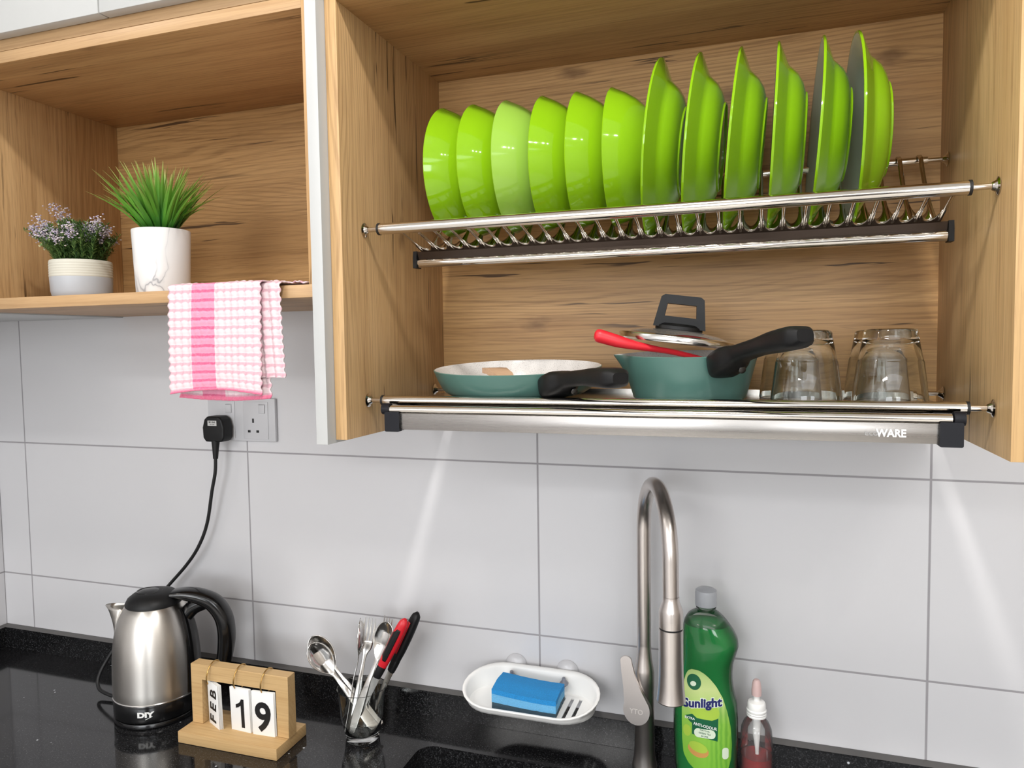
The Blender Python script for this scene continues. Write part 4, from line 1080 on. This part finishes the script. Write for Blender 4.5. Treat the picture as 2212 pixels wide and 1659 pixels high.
# ---------------------------------------------------------------- soap dish and sponge
def pearl(name, rgb, vis=0.02):
    """thin clear plastic: mostly see-through with a surface sheen"""
    m = bpy.data.materials.new(name); m.use_nodes = True; nt = m.node_tree; out = nt.nodes['Material Output']
    tr = nt.nodes.new('ShaderNodeBsdfTransparent'); tr.inputs[0].default_value = lin(rgb)
    gl = nt.nodes.new('ShaderNodeBsdfGlossy'); gl.inputs['Roughness'].default_value = 0.06
    fr = nt.nodes.new('ShaderNodeFresnel'); fr.inputs[0].default_value = 1.45
    mx = nt.nodes.new('ShaderNodeMixShader'); nt.links.new(fr.outputs[0], mx.inputs[0]); nt.links.new(tr.outputs[0], mx.inputs[1]); nt.links.new(gl.outputs[0], mx.inputs[2])
    df = nt.nodes.new('ShaderNodeBsdfDiffuse'); df.inputs[0].default_value = lin((225, 225, 225)); m2 = nt.nodes.new('ShaderNodeMixShader'); m2.inputs[0].default_value = vis
    nt.links.new(mx.outputs[0], m2.inputs[1]); nt.links.new(df.outputs[0], m2.inputs[2]); nt.links.new(m2.outputs[0], out.inputs[0]); return m
DX, DY, DZ = 1.2045, -0.0735, 0.9370
TLT = 0.0
SHEAR = 0.20
sd_ = thing('soap_dish', 'white oval dish stuck to the tiles above the worktop with the sponge in it', 'soap dish', (DX, DY, DZ), (TLT, 0, 0))
def capsule(hx, hy, n=14):
    out = []
    for s0, a0 in ((1, -90), (-1, 90)):
        for i in range(n+1):
            a = math.radians(a0+180*i/n); out.append((s0*(hx-hy)+hy*math.cos(a), hy*math.sin(a)))
    return out
b = new(); R_ = []
for hx, hy, z in ((0.1045, 0.0485, -0.0262), (0.1075, 0.0515, -0.0255), (0.1100, 0.0540, -0.018), (0.1130, 0.0570, -0.004), (0.1160, 0.0605, -0.0015), (0.1163, 0.0610, 0.0008), (0.1150, 0.0597, 0.0016), (0.1115, 0.0560, 0.0006), (0.1098, 0.0540, -0.003), (0.1072, 0.0515, -0.017), (0.1045, 0.0485, -0.0233), (0.0990, 0.0430, -0.0240)):
    R_.append([b.verts.new((x, y, z + SHEAR*(y-0.01)*max(0, min(1, (z+0.0240)/0.0240)))) for x, y in capsule(hx, hy)])
n = len(R_[0])
for p, q_ in zip(R_, R_[1:]):
    for i in range(n): b.faces.new((p[i], p[(i+1) % n], q_[(i+1) % n], q_[i]))
part('rim_wall', b, WPLASTIC, sd_, world=False, angle=50)
# floor with drainage slots
b = new(); t = bmesh.new(); es = []
loops = [capsule(0.1050, 0.0490)] + [list(reversed(rrect(x-0.0028, x+0.0028, -0.034, 0.034, 0.001, 2))) for x in [-0.0210+0.0142*i for i in range(8)]]
for lp in loops:
    vs = [t.verts.new((x, y, -0.0240)) for x, y in lp]; es += [t.edges.new((vs[i], vs[(i+1) % len(vs)])) for i in range(len(vs))]
bmesh.ops.triangle_fill(t, edges=es, use_beauty=True)
r = bmesh.ops.extrude_face_region(t, geom=list(t.faces))
for e in r['geom']:
    if isinstance(e, bmesh.types.BMVert): e.co.z = -0.0262
join(b, t); part('slotted_floor', b, WPLASTIC, sd_, world=False, angle=30)
SUCK = mat('clear_suction_cup', (206, 205, 207), 0.22)
GREYK = mat('grey_translucent_knob', (128, 130, 140), 0.35)
for x in (-0.0475, 0.0455):
    M = Matrix.Translation((x, 0.0690, 0.0035)) @ Matrix.Rotation(-TLT, 4, 'X') @ Matrix.Rotation(PI/2, 4, 'X')
    b = new(); lathe(b, [(0.020, -0.0035), (0.0185, 0.000), (0.011, 0.005), (0.005, 0.0065), (0.005, 0.0085), (0, 0.0086)], 32); bmesh.ops.transform(b, matrix=M, verts=list(b.verts)); cup_ = part('suction_cup', b, SUCK, sd_, world=False)
    b = new(); lathe(b, [(0.0035, 0.018), (0.0038, 0.0200), (0.0072, 0.0215), (0.0078, 0.0235), (0.0060, 0.026), (0.0036, 0.0285), (0.0030, 0.033), (0, 0.0335)], 20)
    M = Matrix.Translation((x, 0.0720, -0.0085)) @ Matrix.Rotation(PI/2, 4, 'X') @ Matrix.Rotation(0.9, 4, 'X'); M = Matrix.Translation((x, 0.0490, -0.0290)) @ Matrix.Rotation(0.12, 4, 'X')
    bmesh.ops.transform(b, matrix=M, verts=list(b.verts)); part('knob', b, GREYK, cup_, world=False, label='grey suction knob')
spg = thing('sponge', 'blue kitchen sponge with darker scouring faces in the white dish', 'sponge', (1.2040, -0.0810, 0.9134), (TLT, 0, 0.03))
def slab(z0, z1, m, nm, nse, lab):
    b = new(); hx, hy = 0.0535, 0.0315
    bow = lambda x, y: 0.0030*(x/hx)**2*(1 if x < 0 else 0.2) - 0.0025*math.sin(1.6*x/hx) + 0.0012*math.cos(3*y/hy)
    t = bmesh.new(); bmesh.ops.create_grid(t, x_segments=24, y_segments=14, size=1)
    for v_ in t.verts: v_.co = Vector((v_.co.x*hx, v_.co.y*hy, z1))
    r = bmesh.ops.extrude_face_region(t, geom=list(t.faces))
    for e in r['geom']:
        if isinstance(e, bmesh.types.BMVert): e.co.z = z0
    for v_ in t.verts: v_.co.z += bow(v_.co.x, v_.co.y)*max(0, min(1, (v_.co.z)/0.012)); v_.co.x += rnd.gauss(0, 0.0002); v_.co.y += rnd.gauss(0, 0.0002)
    join(b, t); part(nm, b, m, spg, label=lab, world=False, angle=50)
def foam(name, rgb, scale, amp):
    m = mat(name, rgb, 0.9); k = NT(m); nz = k.noise(k.coord('Object'), scale, 3, 0.7); k.bump(nz, 0.6, 0.0012)
    k.link(k.mix(k.smooth(nz, 0.4, 0.7), lin(tuple(c*0.86 for c in rgb)), lin(rgb)), k.b.inputs['Base Color']); return m
slab(0.0002, 0.0095, foam('dark_scourer', (58, 82, 96), 900, 1), 'scouring_pad', 1, 'dark blue-grey scouring pad')
slab(0.0096, 0.0225, foam('light_blue_foam', (112, 186, 232), 1200, 1), 'foam', 1, 'light blue foam')
slab(0.0226, 0.0305, foam('blue_cloth_face', (36, 146, 216), 900, 1), 'cloth_face', 1, 'bright blue top face')

# ---------------------------------------------------------------- tap
FX, FY_ = 1.391, -0.064
fa = thing('kitchen_tap', 'brushed steel kitchen tap with a high arched spout and pull-down head', 'tap', (FX, FY_, ZC))
b = new(); lathe(b, [(0, 0.0003), (0.0195, 0.0003), (0.0197, 0.004), (0.0190, 0.009), (0.0168, 0.020), (0.0158, 0.035), (0.0155, 0.060), (0.0155, 0.128), (0.0158, 0.130), (0.0158, 0.158), (0.0152, 0.162), (0.0125, 0.178), (0.0112, 0.190), (0.0108, 0.200)], 48)
part('body', b, NICKEL, fa, world=False)
ex, ey = 0.0585, -0.158            # where the spout comes down
SPR = 0.0108; zc_, zt_ = 0.385, 0.0
hd = math.hypot(ex, ey)/2; ux, uy = ex/(2*hd), ey/(2*hd)
pts = [(0, 0, 0.199), (0, 0, 0.25), (0, 0, 0.32)]
for i in range(25):
    a = PI - PI*i/24; pts.append((ux*(hd+hd*math.cos(a)), uy*(hd+hd*math.cos(a)), zc_+hd*1.02*math.sin(a)))
pts += [(ex*1.005, ey*1.005, zc_-0.03), (ex*1.01, ey*1.01, 0.335)]
b = new(); tube(b, pts, SPR, 28, cap=True, upref=(uy, -ux, 0.0)); part('spout', b, NICKEL, fa, world=False)
b = new(); hx_, hy_ = ex*1.012, ey*1.012
lathe(b, [(0.0109, 0.338), (0.0112, 0.332), (0.0150, 0.322), (0.0160, 0.318), (0.0161, 0.2965), (0.0152, 0.2962), (0.0152, 0.2945), (0.0162, 0.2942), (0.0163, 0.262), (0.0166, 0.235), (0.0174, 0.215), (0.0190, 0.1985), (0.0194, 0.1965), (0.0186, 0.1950), (0.0150, 0.1952), (0, 0.196)], 48, c=(hx_, hy_, 0))
sh_ = part('spray_head', b, NICKEL, fa, world=False)
b = new(); lathe(b, [(0.0153, 0.2967), (0.0156, 0.2960), (0.0156, 0.2948), (0.0153, 0.2941)], 48, c=(hx_, hy_, 0)); part('joint_gap', b, RUBBER, fa, world=False)
# lever: hub facing out to the front, paddle rising from it
hubd = Vector((-0.12, -0.985, 0.10)).normalized()
hubc = Vector((-0.0055, -0.0, 0.102))
q = hubd.to_track_quat('Z', 'Y').to_matrix().to_4x4()
b = new(); lathe(b, [(0, 0.004), (0.0175, 0.004), (0.0190, 0.010), (0.0205, 0.018)], 40); bmesh.ops.transform(b, matrix=Matrix.Translation(hubc) @ q, verts=list(b.verts)); part('hub', b, NICKEL, fa, world=False)
b = new()
outl = []
for i in range(25):
    a = math.radians(200 + 240*i/24 - 60); 
xs = Vector((1, 0, 0)); xs = (xs - hubd*xs.dot(hubd)).normalized(); ys = hubd.cross(xs)
if ys.z < 0: ys = -ys
def lever_pts(h):
    out = []
    Rh = 0.0225
    for i in range(29):
        a = math.radians(148 + 244*i/28); out.append((Rh*math.cos(a), Rh*math.sin(a)))
    out += [(0.0130, 0.026), (0.0085, 0.040), (0.0045, 0.056), (0.0020, 0.074), (0.0002, 0.092)]
    out += [(-0.0096+0.0096*math.cos(math.radians(a_)), 0.0985+0.0105*math.sin(math.radians(a_))) for a_ in range(10, 171, 16)]
    out += [(-0.0194, 0.092), (-0.0196, 0.074), (-0.0192, 0.056), (-0.0190, 0.040), (-0.0192, 0.026)]
    out = [(x, y if y < 0.02 else 0.02+(y-0.02)*0.70) for x, y in out]
    ra = 0.13
    return [(x*math.cos(ra)-y*math.sin(ra), x*math.sin(ra)+y*math.cos(ra)) for x, y in out]
Lp = lever_pts(0)
A_, B_ = [], []
for (x, y) in Lp:
    tilt = max(0, y-0.012)*0.10
    pA = hubc + xs*x + ys*y + hubd*(0.0185+tilt*0.3); pB = hubc + xs*x*0.94 + ys*(y if y < 0.1 else y-0.001) + hubd*(0.0265+tilt*0.3 - 0.003*max(0, min(1, (y-0.015)/0.02)))
    A_.append(b.verts.new(pA)); B_.append(b.verts.new(pB))
n = len(Lp)
for i in range(n): b.faces.new((A_[i], A_[(i+1) % n], B_[(i+1) % n], B_[i]))
b.faces.new(A_); fB = b.faces.new(B_)
lv = part('lever', b, NICKEL, fa, world=False, angle=35)
b = text_bm('YTO', 0.0105, 0.0001, 0.0001)
for v_ in b.verts: v_.co = hubc + xs*v_.co.x + ys*(v_.co.y-0.002) + hubd*(0.0267+v_.co.z)
part('lettering', b, mat('engraved_mark', (226, 220, 214), 0.35, 0.6), lv, world=False)

# ---------------------------------------------------------------- washing-up liquid
BX, BY_ = 1.486, -0.072
wb = thing('washing_up_bottle', 'large green washing-up liquid bottle with grey cap behind the tap', 'bottle', (BX, BY_, ZC))
SL = [(0.0005, -0.040, 0.038, 0.024), (0.006, -0.044, 0.043, 0.029), (0.030, -0.047, 0.0465, 0.032), (0.075, -0.0485, 0.0475, 0.033), (0.105, -0.0485, 0.0475, 0.033), (0.130, -0.0475, 0.0460, 0.0325), (0.150, -0.0445, 0.0410, 0.0315), (0.165, -0.0415, 0.0392, 0.031), (0.178, -0.0385, 0.0390, 0.031), (0.193, -0.0362, 0.0405, 0.032), (0.207, -0.0355, 0.0445, 0.0325), (0.219, -0.0352, 0.0478, 0.0325), (0.229, -0.0350, 0.0465, 0.0320), (0.240, -0.0345, 0.0410, 0.031), (0.252, -0.0325, 0.0325, 0.029), (0.2605, -0.0280, 0.0250, 0.0245), (0.2665, -0.0200, 0.0180, 0.0185), (0.2695, -0.0130, 0.0130, 0.0130)]
def bslice(z): return interp(SL, z)
def bottle_ring(bm, z, inset=0.0, n=56):
    xl, xr, d = bslice(z); xc, w_ = (xl+xr)/2, (xr-xl)/2-inset; d -= inset
    out = []
    for i in range(n):
        a = 2*PI*i/n; ca, sa = math.cos(a), math.sin(a); e = 0.82
        out.append(bm.verts.new((xc+w_*math.copysign(abs(ca)**e, ca), d*math.copysign(abs(sa)**e, sa), z)))
    return out
def bfront(x, z, off=0.0):
    xl, xr, d = bslice(z); xc, w_ = (xl+xr)/2, (xr-xl)/2
    s = max(-1, min(1, (x-xc)/w_)); ca = abs(s)**(1/0.82); sa = math.sqrt(max(0, 1-ca*ca)); return -(d*sa**0.82) - off
def smooth_z(tab, n):
    return [tab[0][0]+(tab[-1][0]-tab[0][0])*i/n for i in range(n+1)]
def skin_rings(bm, rings, caps=True):
    n = len(rings[0])
    for p, q_ in zip(rings, rings[1:]):
        for i in range(n): bm.faces.new((p[i], p[(i+1) % n], q_[(i+1) % n], q_[i]))
    if caps: bm.faces.new(list(reversed(rings[0]))); bm.faces.new(rings[-1])
CLEARP = pearl('clear_plastic', (238, 246, 238))
LIQ = mat('green_liquid', (24, 168, 80), 0.06, trans=0.30, ior=1.34, spec=0.4)
zs = [0.0005+ (0.2695-0.0005)*i/64 for i in range(65)]
b = new(); skin_rings(b, [bottle_ring(b, z) for z in zs], caps=True); part('bottle_shell', b, CLEARP, wb, world=False, angle=70)
zs = [0.003+(0.250-0.003)*i/56 for i in range(57)]
b = new(); skin_rings(b, [bottle_ring(b, z, 0.0012) for z in zs]); part('liquid', b, LIQ, wb, world=False, label='deep green liquid')
b = new(); lathe(b, [(0.0128, 0.268), (0.0128, 0.2735), (0.0150, 0.2738), (0.0150, 0.2752), (0.0126, 0.2756), (0.0126, 0.279)], 40); part('neck', b, CLEARP, wb, world=False)
GCAP = mat('grey_cap', (172, 175, 180), 0.3)
b = new(); pr = [(0.0160, 0.2768), (0.0163, 0.278), (0.0163, 0.2965), (0.0155, 0.3000), (0.012, 0.3022), (0, 0.3030)]
lathe(b, pr, 60)
part('cap', b, GCAP, wb, world=False)
# printed label wrapped on the front of the bottle
LAB = mat('label_lime', (150, 194, 88), 0.4); k = NT(LAB)
v = k.coord('Object'); sz = k.n('ShaderNodeSeparateXYZ'); k.link(v, sz.inputs[0])
gr = k.ramp(k.math('MULTIPLY', k.math('SUBTRACT', sz.outputs[2], 0.024), 5.3), [(0.10, (126, 186, 62)), (0.45, (140, 192, 74)), (0.72, (196, 212, 140)), (0.95, (150, 190, 110))])
lf = k.n('ShaderNodeTexWave', wave_type='BANDS'); k.link(k.scale(v, (1, 1, 0.9)), lf.inputs['Vector']); lf.inputs['Scale'].default_value = 46.0; lf.inputs['Distortion'].default_value = 3.0
rt = k.math('MULTIPLY', k.smooth(sz.outputs[0], -0.002, 0.02), k.smooth(sz.outputs[2], 0.155, 0.125))
k.link(k.mix(k.math('MULTIPLY', k.math('MULTIPLY', lf.outputs[1], rt), 0.5), gr, lin((66, 146, 44))), k.b.inputs['Base Color'])
lb = [(0.0060, -0.006, 0.020), (0.010, -0.018, 0.0275), (0.018, -0.0275, 0.0315), (0.030, -0.0345, 0.0345), (0.050, -0.0365, 0.0355), (0.075, -0.0370, 0.0340), (0.098, -0.0370, 0.0290), (0.118, -0.0360, 0.0225), (0.135, -0.0340, 0.0130), (0.146, -0.031, 0.0035), (0.152, -0.0275, -0.0045), (0.1555, -0.0225, -0.012)]
LZ0, LZK = 0.024, 1.05
lb = [(LZ0+LZK*a_, b_, c_) for a_, b_, c_ in lb]
LDX = 0.0035
b = new(); nz_, nx_ = 40, 18; vs = []
for j in range(nz_+1):
    z = lb[0][0]+(lb[-1][0]-lb[0][0])*j/nz_; x0, x1 = interp(lb, z); x0 += LDX; x1 += LDX
    vs.append([b.verts.new((x0+(x1-x0)*i/nx_, bfront(x0+(x1-x0)*i/nx_, z, 0.0005), z)) for i in range(nx_+1)])
for j in range(nz_):
    for i in range(nx_): b.faces.new((vs[j][i], vs[j][i+1], vs[j+1][i+1], vs[j+1][i]))
lab = part('label', b, LAB, wb, world=False)
def print_shape(name, pts, m, off, sub=None):
    b = new(); t = bmesh.new(); vs = [t.verts.new((x+0.001, 0, LZ0+LZK*z)) for x, z in pts]; t.faces.new(vs)
    bmesh.ops.triangulate(t, faces=list(t.faces)); bmesh.ops.subdivide_edges(t, edges=list(t.edges), cuts=2, use_grid_fill=True)
    for v_ in t.verts: v_.co.y = bfront(v_.co.x, v_.co.z, off)
    join(b, t); return part(name, b, m, lab, world=False)
def ell(cx, cz, rx, rz, n=28, rot=0): return [(cx+rx*math.cos(2*PI*i/n)*math.cos(rot)-rz*math.sin(2*PI*i/n)*math.sin(rot), cz+rx*math.cos(2*PI*i/n)*math.sin(rot)+rz*math.sin(2*PI*i/n)*math.cos(rot)) for i in range(n)]
PG = mat('label_dark_green', (22, 92, 60), 0.4); PL = mat('label_pale', (216, 228, 206), 0.45); PLIME = mat('label_lime_flesh', (166, 198, 72), 0.4); PSK = mat('label_citrus_skin', (202, 150, 84), 0.4); PNAVY = mat('label_navy', (22, 28, 96), 0.4); PPALE2 = mat('label_halo', (228, 236, 224), 0.45)
print_shape('badge', ell(-0.0165, 0.1375, 0.0105, 0.0115), PG, 0.0008)
print_shape('badge_motif', ell(-0.0175, 0.1350, 0.0045, 0.0035, rot=0.3), PL, 0.0011)
print_shape('lime_slice', ell(-0.001, 0.0965, 0.0215, 0.0155), PLIME, 0.0007)
print_shape('panel', [(-0.019, 0.062), (0.018, 0.056), (0.019, 0.0895), (0.010, 0.0855), (-0.002, 0.0845), (-0.012, 0.0865), (-0.019, 0.0915), (-0.029, 0.087), (-0.023, 0.080), (-0.019, 0.078)], PG, 0.0009)
print_shape('pill', [(x, z) for x, z in rrect(-0.016, 0.0150, 0.0590, 0.0720, 0.006, 5)], PL, 0.0012)
print_shape('citrus_half', ell(-0.010, 0.0395, 0.0155, 0.0105, rot=-0.25), PSK, 0.0008)
print_shape('citrus_flesh', ell(-0.010, 0.0440, 0.0140, 0.0075, rot=-0.25), PLIME, 0.0011)
print_shape('citrus_half', ell(-0.0265, 0.0655, 0.0060, 0.0085), PLIME, 0.0008)
print_shape('seal', rrect(0.0245, 0.0335, 0.0300, 0.0470, 0.004, 4), PL, 0.0009)
def print_text(s, size, x0, z0, m, bold=0.0, off=0.0013, slope=0.0, sx=1.0, depth=0.0001):
    t = text_bm(s, size, bold, depth)
    for v_ in t.verts:
        x = x0+0.001+v_.co.x*sx; z = LZ0+LZK*z0+v_.co.y+slope*v_.co.x; v_.co = Vector((x, bfront(x, z, off)-v_.co.z, z))
    part('lettering', t, m, lab, world=False)
print_text('Sunlight', 0.0178, -0.0045, 0.1085, PPALE2, 0.0016, 0.0010, 0.16)
print_text('Sunlight', 0.0178, -0.0045, 0.1085, PNAVY, 0.0007, 0.0013, 0.16)
print_text('EXTRA', 0.0048, -0.0225, 0.0845, PRINT_WHITE, 0.0001, 0.0013, 0)
print_text('ANTI-ODOUR', 0.0062, 0.000, 0.0760, PRINT_WHITE, 0.0001, 0.0013, -0.12, 0.86)
print_text('MATCHA', 0.0034, -0.0005, 0.0697, PG, 0, 0.0015, -0.08)
print_text('GREEN TEA', 0.0034, -0.0005, 0.0655, PG, 0, 0.0015, -0.08)
print_text('& LIME', 0.0034, -0.0005, 0.0615, PG, 0, 0.0015, -0.08)

# ---------------------------------------------------------------- small spray bottle
sb = thing('spray_bottle', 'small clear spray bottle with red liquid and white collar, beside the green bottle', 'bottle', (1.5595, -0.060, ZC))
prof = [(0, 0.0004), (0.0215, 0.0004), (0.0232, 0.003), (0.0234, 0.010), (0.0234, 0.078), (0.0222, 0.090), (0.0180, 0.100), (0.0130, 0.106), (0.0115, 0.110), (0.0115, 0.114)]
b = new(); lathe(b, prof, 48); part('bottle_shell', b, pearl('clear_plastic_small', (246, 246, 246), 0.06), sb, world=False)
b = new(); lathe(b, [(0, 0.002), (0.0205, 0.002), (0.0222, 0.004), (0.0224, 0.010), (0.0224, 0.0490), (0, 0.0492)], 48); part('liquid', b, mat('red_liquid', (214, 46, 44), 0.08, trans=0.45, ior=1.33), sb, world=False, label='red liquid')
b = new(); pr = [(0.0112, 0.1085), (0.0142, 0.109), (0.0146, 0.111), (0.0140, 0.1125), (0.0146, 0.114), (0.0140, 0.1155), (0.0146, 0.117), (0.0146, 0.119), (0.0134, 0.1205), (0.0134, 0.1285), (0.0120, 0.1310), (0.006, 0.1325), (0.0045, 0.133), (0.0045, 0.143), (0, 0.143)]
lathe(b, pr, 40); part('collar', b, WPLASTIC, sb, world=False, label='white screw collar')
b = new(); tube(b, [(0, 0, 0.112), (0, 0, 0.085), (0.001, 0, 0.058), (0.002, 0.001, 0.010)], [0.0062, 0.0060, 0.0030, 0.0020], 16); part('dip_tube', b, WPLASTIC, sb, world=False)
b = new(); lathe(b, [(0.0046, 0.140), (0.0072, 0.141), (0.0074, 0.148), (0.0064, 0.158), (0.0055, 0.1625), (0.0035, 0.165), (0, 0.1655)], 32); part('nozzle', b, mat('pale_pink_nozzle', (240, 208, 204), 0.25, trans=0.3, ior=1.4), sb, world=False, label='pale pink nozzle')
